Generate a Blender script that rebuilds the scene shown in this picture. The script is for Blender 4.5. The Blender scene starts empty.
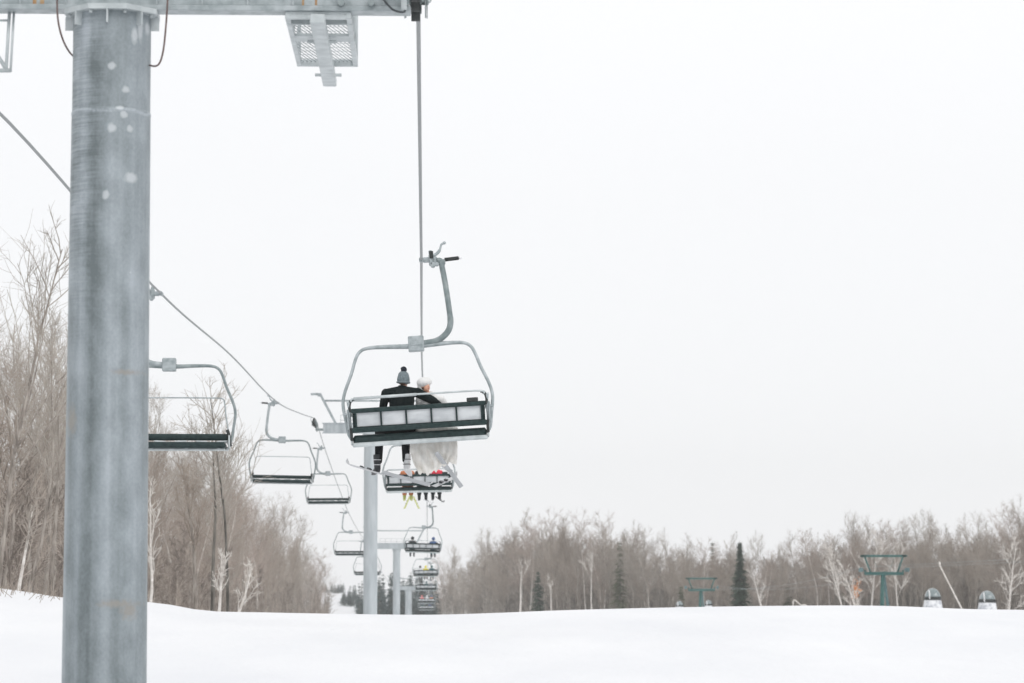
import bpy, math, random
from mathutils import Vector, Matrix, noise
import numpy as np

S = bpy.context.scene
COL = S.collection
PI = math.pi
EYE = 1.6                      # camera height above the snow it stands on
F = 2844.0                     # focal length in picture widths (100 mm on 36 mm)
PITCH = math.atan(248.5 / F)
YAW = math.radians(1.665)
RX, LX = -0.15, -6.0           # the two haul rope lines (world Y = direction of the lift)
TX = -3.06                     # tower line

# ---------------------------------------------------------------- survey helpers
def zf(py, Y, X=0.0):
    """height of a point at ground position X,Y seen at picture row py"""
    u = X * math.sin(YAW) + Y * math.cos(YAW)
    return EYE + u * math.tan(PITCH - math.atan((py - 341.5) / F))

def xf(px, Y, z=EYE):
    """X of a point at distance Y and height z seen at picture column px"""
    X = 0.0
    for _ in range(6):
        u = X * math.sin(YAW) + Y * math.cos(YAW)
        d = u * math.cos(PITCH) + (z - EYE) * math.sin(PITCH)
        r = (px - 512) / F * d
        X = (r + Y * math.sin(YAW)) / math.cos(YAW)
    return X

def at(px, py, Y):
    X = xf(px, Y)
    for _ in range(4):
        z = zf(py, Y, X); X = xf(px, Y, z)
    return Vector((X, Y, z))

def interp(x, pts):
    if x <= pts[0][0]: return pts[0][1]
    for (a, va), (b, vb) in zip(pts, pts[1:]):
        if x <= b:
            t = (x - a) / (b - a)
            return va + (vb - va) * t
    return pts[-1][1]

def RXF(Y): return interp(Y, [(25, -.125), (50, -.15), (75, -.21), (104, -.22), (149, -.12), (200, -.15)])
def LXF(Y): return interp(Y, [(30, -6.0), (62, -5.87), (100, -6.0)])
def smooth(x, pts):
    if x <= pts[0][0]: return pts[0][1]
    n = len(pts)
    for i in range(n - 1):
        a, va = pts[i]; b, vb = pts[i + 1]
        if x <= b:
            m0 = (pts[i + 1][1] - pts[max(i - 1, 0)][1]) / (pts[i + 1][0] - pts[max(i - 1, 0)][0])
            m1 = (pts[min(i + 2, n - 1)][1] - pts[i][1]) / (pts[min(i + 2, n - 1)][0] - pts[i][0])
            h = b - a; t = (x - a) / h
            return ((2*t**3 - 3*t*t + 1) * va + (t**3 - 2*t*t + t) * h * m0 + (-2*t**3 + 3*t*t) * vb + (t**3 - t*t) * h * m1)
    return pts[-1][1]

# ---------------------------------------------------------------- mesh helpers
class MB:
    def __init__(s): s.v = []; s.f = []; s.sm = []; s.mi = []; s.cur = 0
    def add(s, vs, fs, sm=False):
        o = len(s.v); s.v += [tuple(v) for v in vs]
        for f in fs: s.f.append(tuple(i + o for i in f)); s.sm.append(sm); s.mi.append(s.cur)
    def box(s, c, d, M=None, bev=0.0):
        x, y, z = d[0] / 2, d[1] / 2, d[2] / 2
        if bev <= 0:
            vs = [Vector((i * x, j * y, k * z)) for k in (-1, 1) for j in (-1, 1) for i in (-1, 1)]
            fs = [(0, 2, 3, 1), (4, 5, 7, 6), (0, 1, 5, 4), (2, 6, 7, 3), (0, 4, 6, 2), (1, 3, 7, 5)]
        else:
            b = min(bev, x * .9, y * .9, z * .9); vs = []; fs = []
            ring = lambda zz, q: [Vector((sx * (x - q[0]), sy * (y - q[1]), zz)) for sx, sy, q in
                    ((1, -1, (b + q, 0 + q)), (1, -1, (q, b + q)), (1, 1, (q, b + q)), (1, 1, (b + q, q)),
                     (-1, 1, (b + q, q)), (-1, 1, (q, b + q)), (-1, -1, (q, b + q)), (-1, -1, (b + q, q)))]
            for zz, q in ((-z, b * .6), (-z + b, 0), (z - b, 0), (z, b * .6)): vs += ring(zz, q)
            fs = [tuple(range(7, -1, -1)), tuple(range(24, 32))]
            for k in range(3):
                for i in range(8):
                    j = (i + 1) % 8; fs.append((k * 8 + i, k * 8 + j, k * 8 + 8 + j, k * 8 + 8 + i))
        M = M or Matrix.Identity(3); c = Vector(c)
        s.add([M @ v + c for v in vs], fs)
    def tube(s, pts, r, n=10, cap=True, sm=True, closed=False):
        pts = [Vector(p) for p in pts]; N = len(pts)
        rr = r if isinstance(r, (list, tuple)) else [r] * N
        vs = []; fs = []; up = None
        for i, p in enumerate(pts):
            if closed: d = pts[(i + 1) % N] - pts[i - 1]
            else: d = pts[min(i + 1, N - 1)] - pts[max(i - 1, 0)]
            if d.length < 1e-9: d = Vector((0, 0, 1))
            d.normalize()
            if up is None:
                up = Vector((0, 0, 1)) if abs(d.z) < .9 else Vector((0, 1, 0))
            a = d.cross(up).normalized(); up = a.cross(d).normalized()
            for k in range(n):
                t = 2 * PI * k / n
                vs.append(p + (a * math.cos(t) + up * math.sin(t)) * rr[i])
        for i in range(N if closed else N - 1):
            for k in range(n):
                k2 = (k + 1) % n; i2 = (i + 1) % N
                fs.append((i * n + k, i * n + k2, i2 * n + k2, i2 * n + k))
        s.add(vs, fs, sm)
        if cap and not closed:
            o = len(s.v) - N * n
            s.f.append(tuple(o + k for k in range(n))[::-1]); s.sm.append(False); s.mi.append(s.cur)
            s.f.append(tuple(o + (N - 1) * n + k for k in range(n))); s.sm.append(False); s.mi.append(s.cur)
    def ell(s, c, r, M=None, nu=16, nv=10):
        vs = []; fs = []; M = M or Matrix.Identity(3); c = Vector(c)
        if not isinstance(r, (tuple, list)): r = (r, r, r)
        vs.append(M @ Vector((0, 0, r[2])) + c)
        for j in range(1, nv):
            t = PI * j / nv
            for i in range(nu):
                p = 2 * PI * i / nu
                vs.append(M @ Vector((r[0] * math.sin(t) * math.cos(p), r[1] * math.sin(t) * math.sin(p), r[2] * math.cos(t))) + c)
        vs.append(M @ Vector((0, 0, -r[2])) + c)
        L = len(vs) - 1
        for i in range(nu):
            k = (i + 1) % nu
            fs.append((0, 1 + i, 1 + k)); fs.append((L, L - nu + k, L - nu + i))
            for j in range(nv - 2):
                a = 1 + j * nu
                fs.append((a + i, a + nu + i, a + nu + k, a + k))
        s.add(vs, fs, True)
    def prism(s, poly, a, b, axis='y'):
        """polygon (p,q) extruded; axis y: p=x,q=z"""
        n = len(poly)
        def mk(p, q, t):
            return {'y': (p, t, q), 'x': (t, p, q), 'z': (p, q, t)}[axis]
        vs = [mk(p, q, a) for p, q in poly] + [mk(p, q, b) for p, q in poly]
        fs = [tuple(range(n)), tuple(range(2 * n - 1, n - 1, -1))]
        for i in range(n):
            j = (i + 1) % n; fs.append((i, i + n, j + n, j))
        s.add(vs, fs)
    def mesh(s, name):
        me = bpy.data.meshes.new(name); me.from_pydata(s.v, [], s.f)
        me.polygons.foreach_set('use_smooth', s.sm)
        me.polygons.foreach_set('material_index', s.mi); me.update(); return me
    def build(s, name, mat, parent=None, fix=True):
        me = s.mesh(name)
        if fix:
            import bmesh
            bm = bmesh.new(); bm.from_mesh(me); bmesh.ops.recalc_face_normals(bm, faces=bm.faces); bm.to_mesh(me); bm.free()
        for m in (mat if isinstance(mat, (list, tuple)) else [mat]): me.materials.append(m)
        return link(name, me, parent)

def link(name, me, parent=None):
    o = bpy.data.objects.new(name, me); COL.objects.link(o)
    if parent: o.parent = parent
    return o
def tag(o, label=None, cat=None, group=None, kind=None):
    if label: o['label'] = label
    if cat: o['category'] = cat
    if group: o['group'] = group
    if kind: o['kind'] = kind
    return o
def empty(name, loc=(0, 0, 0), rz=0.0):
    o = bpy.data.objects.new(name, None); COL.objects.link(o); o.location = loc; o.rotation_euler = (0, 0, rz)
    o.empty_display_size = .2; return o
def copy_tree(o, parent=None):
    c = o.copy(); COL.objects.link(c)
    if parent: c.parent = parent
    for ch in list(o.children): copy_tree(ch, c)
    return c
def curve(pts, n=6):
    """Catmull-Rom through points"""
    P = [Vector(p) for p in pts]; out = []
    for i in range(len(P) - 1):
        a = P[max(i - 1, 0)]; b = P[i]; c = P[i + 1]; d = P[min(i + 2, len(P) - 1)]
        for k in range(n):
            t = k / n
            out.append(.5 * ((2 * b) + (c - a) * t + (2 * a - 5 * b + 4 * c - d) * t * t + (3 * b - a - 3 * c + d) * t ** 3))
    out.append(P[-1]); return out

# ---------------------------------------------------------------- materials
def newmat(name):
    m = bpy.data.materials.new(name); m.use_nodes = True
    nt = m.node_tree; b = nt.nodes['Principled BSDF']; return m, nt, b
def mat(name, c1, c2=None, scale=5.0, rough=.6, metal=0.0, bump=0.0, stretch=(1, 1, 1), detail=6, spec=.5, lo=.35, hi=.65, bscale=None):
    m, nt, b = newmat(name)
    b.inputs['Roughness'].default_value = rough; b.inputs['Metallic'].default_value = metal
    b.inputs['Specular IOR Level'].default_value = spec
    tc = nt.nodes.new('ShaderNodeTexCoord'); mp = nt.nodes.new('ShaderNodeMapping'); mp.inputs['Scale'].default_value = stretch
    nt.links.new(tc.outputs['Object'], mp.inputs[0])
    nz = nt.nodes.new('ShaderNodeTexNoise'); nz.inputs['Scale'].default_value = scale; nz.inputs['Detail'].default_value = detail
    nt.links.new(mp.outputs[0], nz.inputs[0])
    cr = nt.nodes.new('ShaderNodeValToRGB')
    cr.color_ramp.elements[0].position = lo; cr.color_ramp.elements[1].position = hi
    c2 = c2 or tuple(min(1, c * 1.25) for c in c1)
    cr.color_ramp.elements[0].color = (*c1, 1); cr.color_ramp.elements[1].color = (*c2, 1)
    nt.links.new(nz.outputs[0], cr.inputs[0]); nt.links.new(cr.outputs[0], b.inputs['Base Color'])
    if bump:
        n2 = nt.nodes.new('ShaderNodeTexNoise'); n2.inputs['Scale'].default_value = bscale or scale * 4; n2.inputs['Detail'].default_value = 4
        nt.links.new(mp.outputs[0], n2.inputs[0])
        bp = nt.nodes.new('ShaderNodeBump'); bp.inputs['Strength'].default_value = bump; bp.inputs['Distance'].default_value = .02
        nt.links.new(n2.outputs[0], bp.inputs['Height']); nt.links.new(bp.outputs[0], b.inputs['Normal'])
    return m

M = {}
M['galv'] = mat('galvanised steel', (.27, .31, .32), (.42, .46, .475), 9, .45, .35, .15)
M['galv_pale'] = mat('pale galvanised steel', (.42, .46, .47), (.56, .60, .61), 6, .5, .2, .1)
M['galv_dark'] = mat('weathered galvanised steel', (.17, .21, .215), (.30, .34, .345), 7, .5, .35, .15)
M['pole_far'] = mat('tower steel', (.38, .42, .44), (.50, .54, .56), 3, .5, .2, .1, stretch=(1, 1, .2))
M['pad'] = mat('dark green vinyl', (.009, .021, .022), (.022, .041, .041), 12, .6, 0, .25, spec=.25)
M['pad_back'] = mat('dark green plastic', (.011, .026, .027), (.026, .048, .048), 14, .6, 0, .2, spec=.25)
M['panel'] = mat('pale grey seat panel', (.43, .455, .475), (.62, .645, .66), 2.5, .45, .1, .06, stretch=(1, 1, 3))
M['rubber'] = mat('black rubber', (.012, .016, .016), (.03, .035, .035), 20, .7)
M['rope'] = mat('steel wire rope', (.20, .215, .22), (.36, .38, .385), 60, .5, .4)
M['cable'] = mat('brown cable', (.10, .065, .06), (.16, .11, .10), 20, .6)
M['cable_dark'] = mat('dark hose', (.035, .045, .05), (.06, .07, .075), 20, .6)
M['rust'] = mat('rust stain', (.34, .17, .06), (.42, .30, .18), 14, .8, 0, .2)
M['teal'] = mat('teal tower paint', (.012, .075, .07), (.03, .12, .11), 5, .55, 0, .1)
M['teal_pale'] = mat('faded teal paint', (.07, .15, .16), (.13, .22, .23), 6, .6)
M['bark'] = mat('grey brown bark', (.16, .138, .118), (.40, .36, .32), 3, .9, 0, .6, stretch=(3, 3, .6))
M['bark_dark'] = mat('dark mossy bark', (.06, .056, .048), (.22, .205, .18), 2.5, .9, 0, .6, stretch=(3, 3, .6))
M['twig'] = mat('brown twigs', (.235, .195, .162), (.39, .335, .285), .5, .9)
M['twig_grey'] = mat('grey twigs', (.28, .248, .215), (.45, .41, .365), .5, .9)
M['twig_warm'] = mat('reddish twigs', (.31, .245, .21), (.43, .36, .315), .5, .9)
M['thicket'] = mat('brown thicket stems', (.17, .142, .122), (.50, .435, .38), 1.6, .9, stretch=(1, 1, .12), lo=.42, hi=.60)
M['thicket_grey'] = mat('grey thicket stems', (.17, .15, .132), (.53, .485, .435), .9, .9, stretch=(1, 1, .15), lo=.42, hi=.60)
M['birch'] = mat('white birch bark', (.52, .48, .44), (.74, .71, .67), 2.2, .8, 0, .3, stretch=(1, 1, 4))
M['needle'] = mat('dark conifer needles', (.02, .04, .028), (.05, .085, .055), 1.2, .85)
M['needle_far'] = mat('blue green conifer needles', (.03, .06, .063), (.06, .10, .10), .6, .85)
M['moss'] = mat('olive conifer needles', (.075, .088, .05), (.13, .14, .09), 1.0, .9)
M['deadleaf'] = mat('orange dead leaves', (.45, .16, .05), (.55, .25, .10), 3, .9)
M['white_paint'] = mat('white paint', (.70, .71, .72), (.80, .80, .81), 6, .5)
M['cabin_shell'] = mat('scuffed pale grey fibreglass', (.45, .47, .51), (.78, .79, .81), 2.2, .5, lo=.42, hi=.58)
M['glass'] = mat('tinted window', (.16, .20, .205), (.24, .28, .29), 3, .15, 0)
M['skin'] = mat('skin', (.60, .31, .21), (.68, .38, .27), 12, .55)
M['lips'] = mat('lips', (.45, .14, .12), (.5, .17, .14), 12, .5)
M['hair'] = mat('brown hair', (.05, .03, .02), (.10, .06, .04), 30, .6, stretch=(1, 1, .2))
M['suit'] = mat('black suit cloth', (.006, .011, .012), (.014, .02, .021), 40, .9, 0, .3, spec=.15)
M['trouser'] = mat('black trouser cloth', (.006, .008, .01), (.014, .016, .018), 40, .9, 0, .3, spec=.15)
M['knit'] = mat('grey marled knit', (.07, .10, .115), (.28, .33, .35), 70, .9, 0, .6, stretch=(1, 1, 2))
M['pompom'] = mat('dark blue yarn', (.008, .012, .022), (.03, .038, .055), 60, .95, 0, .9)
M['fur'] = mat('white fur', (.86, .855, .845), (.93, .925, .92), 40, .95, 0, .9)
M['satin'] = mat('white satin', (.78, .78, .79), (.86, .86, .87), 20, .5, 0, .1)
M['dress'] = mat('ivory wedding dress', (.74, .71, .66), (.87, .855, .82), 6, .75, 0, .4, stretch=(1.5, 1.5, .9))
M['boot_white'] = mat('white ski boot', (.62, .63, .64), (.75, .76, .77), 20, .35)
M['boot_dark'] = mat('black ski boot', (.012, .015, .018), (.03, .035, .04), 20, .4)
M['ski'] = mat('grey ski base', (.34, .355, .37), (.46, .475, .49), 6, .3, 0, 0, stretch=(3, .5, 3))
M['ski_white'] = mat('white ski', (.6, .61, .62), (.7, .71, .72), 6, .3)
M['yellow'] = mat('yellow ski', (.55, .58, .16), (.66, .68, .28), 6, .4)
for k, c in dict(orange=(.50, .17, .07), red=(.62, .03, .06), blue=(.05, .10, .22), navy=(.02, .035, .06), black=(.014, .02, .023),
                 yellowcloth=(.70, .62, .05), pink=(.75, .22, .22), teal_c=(.03, .10, .11), white_c=(.7, .7, .72), tan=(.35, .22, .15),
                 grey_c=(.2, .22, .24)).items():
    M[k] = mat(k + ' cloth', c, tuple(min(1, q * 1.3 + .01) for q in c), 15, .8)

def snow_material():
    m, nt, b = newmat('snow')
    b.inputs['Roughness'].default_value = .75; b.inputs['Specular IOR Level'].default_value = .2
    g = nt.nodes.new('ShaderNodeNewGeometry')
    mp = nt.nodes.new('ShaderNodeMapping'); mp.inputs['Scale'].default_value = (1, .35, 1)
    nt.links.new(g.outputs['Position'], mp.inputs[0])
    n1 = nt.nodes.new('ShaderNodeTexNoise'); n1.inputs['Scale'].default_value = .35; n1.inputs['Detail'].default_value = 8
    n2 = nt.nodes.new('ShaderNodeTexNoise'); n2.inputs['Scale'].default_value = 6; n2.inputs['Detail'].default_value = 6
    nt.links.new(mp.outputs[0], n1.inputs[0]); nt.links.new(mp.outputs[0], n2.inputs[0])
    n3 = nt.nodes.new('ShaderNodeTexNoise'); n3.inputs['Scale'].default_value = 1.3; n3.inputs['Detail'].default_value = 5; n3.inputs['Distortion'].default_value = .6
    nt.links.new(mp.outputs[0], n3.inputs[0])
    cr = nt.nodes.new('ShaderNodeValToRGB'); e = cr.color_ramp.elements
    e[0].position = .3; e[1].position = .7; e[0].color = (.675, .685, .71, 1); e[1].color = (.745, .75, .765, 1)
    nt.links.new(n1.outputs[0], cr.inputs[0]); nt.links.new(cr.outputs[0], b.inputs['Base Color'])
    ad = nt.nodes.new('ShaderNodeMath'); ad.operation = 'MULTIPLY_ADD'; ad.inputs[1].default_value = .25
    nt.links.new(n2.outputs[0], ad.inputs[0]); nt.links.new(n1.outputs[0], ad.inputs[2])
    ad2 = nt.nodes.new('ShaderNodeMath'); ad2.operation = 'MULTIPLY_ADD'; ad2.inputs[1].default_value = .8; nt.links.new(n3.outputs[0], ad2.inputs[0]); nt.links.new(ad.outputs[0], ad2.inputs[2])
    bp = nt.nodes.new('ShaderNodeBump'); bp.inputs['Strength'].default_value = .55; bp.inputs['Distance'].default_value = .10
    nt.links.new(ad2.outputs[0], bp.inputs['Height']); nt.links.new(bp.outputs[0], b.inputs['Normal'])
    return m
M['snow'] = snow_material()

def tower_material():
    """galvanised pipe: vertical streaks, fine rings, worn pale spots"""
    m, nt, b = newmat('mottled galvanised pipe'); N = nt.nodes; L = nt.links
    b.inputs['Roughness'].default_value = .5; b.inputs['Metallic'].default_value = .25
    tc = N.new('ShaderNodeTexCoord')
    def nz(scale, st, det=6):
        mp = N.new('ShaderNodeMapping'); mp.inputs['Scale'].default_value = st; L.new(tc.outputs['Object'], mp.inputs[0])
        n = N.new('ShaderNodeTexNoise'); n.inputs['Scale'].default_value = scale; n.inputs['Detail'].default_value = det
        L.new(mp.outputs[0], n.inputs[0]); return n.outputs[0]
    def mth(op, a, bb=None, c=None, clamp=False):
        n = N.new('ShaderNodeMath'); n.operation = op; n.use_clamp = clamp
        for i, q in enumerate((a, bb, c)):
            if q is None: continue
            if hasattr(q, 'links'): L.new(q, n.inputs[i])
            else: n.inputs[i].default_value = q
        return n.outputs[0]
    big = nz(3.2, (1.3, 1.3, .8), 9)           # broad mottling
    streak = nz(4.0, (1.6, 1.6, .13), 7)        # vertical streaks
    rings = nz(5.0, (.7, .7, 9.0), 6)         # fine horizontal tool rings
    fine = nz(45.0, (1, 1, .7), 4)
    sx = N.new('ShaderNodeSeparateXYZ'); L.new(tc.outputs['Object'], sx.inputs[0])
    X, Y, Z = sx.outputs
    streak2 = nz(2.3, (2.2, 2.2, .045), 3)
    v = mth('MULTIPLY_ADD', streak2, .55, mth('MULTIPLY', big, .42))
    v = mth('MULTIPLY_ADD', streak, .15, v)
    v = mth('MULTIPLY_ADD', fine, .16, v)
    # ring texture is stronger on the side worn by the wind
    side = mth('MULTIPLY', mth('MULTIPLY_ADD', X, -3.2, .1, True), mth('MULTIPLY_ADD', Z, .45, -1.6, True))
    rg = mth('SUBTRACT', rings, .5)
    v = mth('MULTIPLY_ADD', mth('MULTIPLY', rg, side), .55, v)
    seamw = nz(3.0, (1, 1, 1), 3); zs_ = mth('SUBTRACT', mth('MULTIPLY_ADD', seamw, .10, Z), SEAMZ + .05)
    sm_ = mth('SUBTRACT', 1.0, mth('MULTIPLY', mth('ABSOLUTE', zs_), 42), None, True)
    v = mth('MULTIPLY_ADD', mth('MULTIPLY', sm_, fine), .32, v)
    cr = N.new('ShaderNodeValToRGB'); e = cr.color_ramp.elements
    e[0].position = .47; e[0].color = (.13, .155, .162, 1); e[1].position = .86; e[1].color = (.40, .44, .475, 1)
    q = e.new(.64); q.color = (.245, .28, .298, 1)
    L.new(v, cr.inputs[0])
    col = cr.outputs[0]
    wob = nz(26, (1, 1, 1), 4)
    tot = None
    for px, py, rx, rz in ((134, 34, 3.5, 9), (139, 26, 2.6, 14), (145, 24, 2.2, 7), (112, 66, 5, 4.5), (125.5, 89, 4, 4), (124, 114, 4, 4),
                           (112, 128, 5, 5), (129.5, 128, 3.5, 4), (130.5, 177, 7, 5.5), (106, 195, 4, 5), (120, 108, 5, 2.5), (130, 272, 1, 1)):
        p = at(px, py, 26.75); k = 26.75 / F
        dx = mth('DIVIDE', mth('SUBTRACT', X, p.x - TX), rx * .72 * k); dz = mth('DIVIDE', mth('SUBTRACT', Z, p.z), rz * .75 * k)
        d = mth('SQRT', mth('ADD', mth('MULTIPLY', dx, dx), mth('MULTIPLY', dz, dz)))
        d = mth('MULTIPLY_ADD', wob, 1.1, mth('SUBTRACT', d, .55))
        s_ = mth('MULTIPLY', mth('SUBTRACT', 1.5, d), 1.3, None, True)
        tot = s_ if tot is None else mth('MAXIMUM', tot, s_)
    tot = mth('MULTIPLY', tot, mth('LESS_THAN', Y, 0.0))
    tot = mth('MULTIPLY', tot, .55)
    mx = N.new('ShaderNodeMix'); mx.data_type = 'RGBA'; mx.inputs['B'].default_value = (.62, .65, .67, 1)
    L.new(tot, mx.inputs['Factor']); L.new(col, mx.inputs['A'])
    # brownish scuffs near the lower patches
    tot2 = None
    for px, py, rx, rz in ((126, 372, 16, 3), (118, 604, 22, 4), (128, 610, 8, 10), (70, 420, 6, 16)):
        p = at(px, py, 26.75); k = 26.75 / F
        dx = mth('DIVIDE', mth('SUBTRACT', X, p.x - TX), rx * k); dz = mth('DIVIDE', mth('SUBTRACT', Z, p.z), rz * k)
        d = mth('SQRT', mth('ADD', mth('MULTIPLY', dx, dx), mth('MULTIPLY', dz, dz)))
        d = mth('MULTIPLY_ADD', wob, 1.6, mth('SUBTRACT', d, .8))
        s_ = mth('MULTIPLY', mth('SUBTRACT', 1.2, d), 1.2, None, True)
        tot2 = s_ if tot2 is None else mth('MAXIMUM', tot2, s_)
    tot2 = mth('MULTIPLY', mth('MULTIPLY', tot2, mth('LESS_THAN', Y, 0.0)), .6)
    m2 = N.new('ShaderNodeMix'); m2.data_type = 'RGBA'; m2.inputs['B'].default_value = (.30, .27, .23, 1)
    L.new(tot2, m2.inputs['Factor']); L.new(mx.outputs['Result'], m2.inputs['A'])
    L.new(m2.outputs['Result'], b.inputs['Base Color'])
    bp = N.new('ShaderNodeBump'); bp.inputs['Strength'].default_value = .5; bp.inputs['Distance'].default_value = .012
    L.new(mth('MULTIPLY_ADD', rings, side, mth('MULTIPLY', big, .6)), bp.inputs['Height']); L.new(bp.outputs[0], b.inputs['Normal'])
    return m
SEAMZ = zf(109, 26.75, TX)
M['pipe'] = tower_material()

# ---------------------------------------------------------------- ground
CREST = [(-400, 583), (-60, 583), (0, 587), (30, 591), (60, 596), (110, 600), (150, 601), (178, 605), (205, 610), (260, 611.5), (335, 613), (430, 614), (500, 612), (560, 609.5),
         (700, 606), (840, 604.5), (900, 605.5), (960, 608), (1024, 609), (1300, 612)]
YC = 60.0
def crest_z(X):
    px = 429 + F * X / YC
    return zf(smooth(px, CREST), YC, X)
def ground(X, Y):
    zc = crest_z(X if Y < YC else X * YC / max(Y, YC) * .5 + X * .5)
    n = noise.noise(Vector((X * .05, Y * .03, 1.3))) * .12
    if Y <= YC:
        t = max(Y, -60) / YC
        base = smooth(Y, [(-60, -.3), (0, 0.0), (10, .06), (27, .26), (40, .55), (50, .86), (60, 1.13)])
        z = base + (zc - 1.13) * max(0, min(1, (Y - 15) / 45)) ** 1.5
        return z + n * max(0, min(1, (52 - Y) / 30)) * .6 + .0
    off = smooth(Y, [(60, 0), (72, -.28), (90, -.75), (120, -1.5), (250, -3.4), (400, -5.1), (520, -6.2), (650, -6.6), (800, -4.3), (1000, -1.0), (1150, .2), (1600, -8), (4000, -30)])
    side = max(0, min(1, (abs(X + 3) - 40) / 300)) * max(0, min(1, (Y - 500) / 400)) * 3
    return zc * max(0, 1 - (Y - YC) / 120) + 1.13 * min(1, (Y - YC) / 120) + off + n * min(1, (Y - YC) / 40) + side * 0

def build_ground():
    ys = [-60, -40, -20, -8, 0, 4, 8, 12, 16] + [16 + i * 1.5 for i in range(1, 45)] + [84 + i * 6 for i in range(1, 30)] + [264 + i * 24 for i in range(1, 45)] + [1500, 2000, 3000, 5000]
    xs = [-3000, -1500, -800, -400, -200, -120, -80, -60] + [-50 + i * 2.5 for i in range(0, 14)] + [-15 + i * .5 for i in range(1, 64)] + [17 + i * 3 for i in range(1, 30)] + [130, 180, 260, 400, 800, 1500, 3000]
    b = MB(); vs = [(x, y, ground(x, y)) for y in ys for x in xs]; n = len(xs); fs = []
    for j in range(len(ys) - 1):
        for i in range(n - 1): fs.append((j * n + i, j * n + i + 1, (j + 1) * n + i + 1, (j + 1) * n + i))
    b.add(vs, fs, True)
    o = b.build('snow_ground', M['snow'], fix=False); tag(o, kind='structure')
build_ground()

# ---------------------------------------------------------------- lift line
def rope_z(side, Y):
    if side == 'R':
        P = [(-12, 5.2 + EYE), (20, RZ0), (33, zf(57, 33, RX)), (50, zf(260, 50, RX)), (75, zf(352, 75, RX)), (104, zf(404, 104, RX)), (130, zf(418, 130, RX)), (147, zf(424, 147, RX)),
             (151, zf(426, 151, RX)), (175, zf(470, 175, RX)), (197, zf(506, 197, RX)), (240, zf(536, 240, RX)), (268, zf(543, 268, RX)),
             (284, zf(544, 284, RX)), (336, zf(563, 336, RX)), (400, zf(581, 400, RX)), (428, zf(587, 428, RX)), (470, zf(593, 470, RX)), (560, zf(600, 560, RX))]
    else:
        P = [(-12, 5.2 + EYE), (20, RZ0), (31, zf(0, 31, LX)), (39.8, zf(120, 39.8, LX)), (61.2, zf(290, 61.2, LX)), (85, zf(355, 85, LX)), (112, zf(402, 112, LX)), (135, zf(414.5, 135, LX)), (147, zf(418, 147, LX)),
             (151, zf(421, 151, LX)), (163, zf(448, 163, LX)), (206, zf(507, 206, LX)), (240, zf(530, 240, LX)), (268, zf(541, 268, LX)),
             (300, zf(553, 300, LX)), (340, zf(567, 340, LX)), (428, zf(583, 428, LX)), (560, zf(600, 560, LX))]
    return P
WB = zf(25, 28.75, RX)            # underside of the last sheave of the near tower
RZ0 = WB + .40
RP = {s: rope_z(s, 0) for s in 'RL'}
RP['R'] = [(-12, RZ0 - .5), (25, RZ0), (28.75, RZ0)] + [p for p in RP['R'] if p[0] >= 50]
RP['L'] = [(-12, RZ0 - .5), (25, RZ0 + .05), (28.75, RZ0 + .05)] + [p for p in RP['L'] if p[0] >= 39]
def rz(side, Y): return interp(Y, [(y, z) for y, z in RP[side]]) if False else smooth(Y, RP[side])

for side, X in (('R', RX), ('L', LX)):
    b = MB(); pts = []; Y = -12.0
    while Y < 555:
        pts.append((RXF(Y) if side == 'R' else LXF(Y), Y, rz(side, Y))); Y += 2 if Y < 160 else 6
    b.tube(pts, .024, 8)
    o = b.build('haul_rope', M['rope'])
    tag(o, 'steel haul rope running straight overhead above the occupied chairs' if side == 'R' else 'steel haul rope slanting down from the left edge above the empty chairs', 'rope')

# ---------------------------------------------------------------- lift towers
def sheave_train(parent_label, X, Y, z_top, n, pitch_, sgn, grp, big=True):
    """wheels in line under the rope, joined by walking beams"""
    t = empty('x', (X, Y, z_top)); t.name = 'sheave_assembly'
    r = .2
    zl = lambda y: -r - .0
    for i in range(n):
        y = (i - (n - 1) / 2) * pitch_
        w = MB()
        w.tube([(-.045, y, -r), (.045, y, -r)], r, 24, sm=True)
        o = w.build('sheave_wheel', M['rubber'], t)
        h = MB(); h.tube([(-.06, y, -r), (.06, y, -r)], r * .62, 18); h.tube([(-.13, y, -r), (.13, y, -r)], .035, 10)
        h.build('wheel_hub', M['galv_dark'], o)
    bm = MB()
    L = (n - 1) * pitch_
    for sx in (-1, 1):
        bm.box((sx * .10, 0, -r - .1), (.012, L + .1, .12), bev=.004)
        for i in range(0, n, 2):
            y = (i - (n - 1) / 2) * pitch_ + pitch_ / 2
            bm.box((sx * .115, y, -r - .02), (.012, pitch_ + .12, .09), bev=.004)
    bm.tube([(-.16, 0, -r - .12), (.16, 0, -r - .12)], .04, 12)
    bm.build('walking_beam', M['galv_dark'], t)
    for sy in (-1, 1):
        g = MB(); g.tube(curve([(sgn * .10, sy * (L / 2 + .1), -r), (sgn * .15, sy * (L / 2 + .3), -.12), (sgn * .12, sy * (L / 2 + .42), .02)], 4), .012, 8)
        g.build('rope_catcher', M['galv'], t)
    return tag(t, parent_label, 'sheaves', None)

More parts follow.
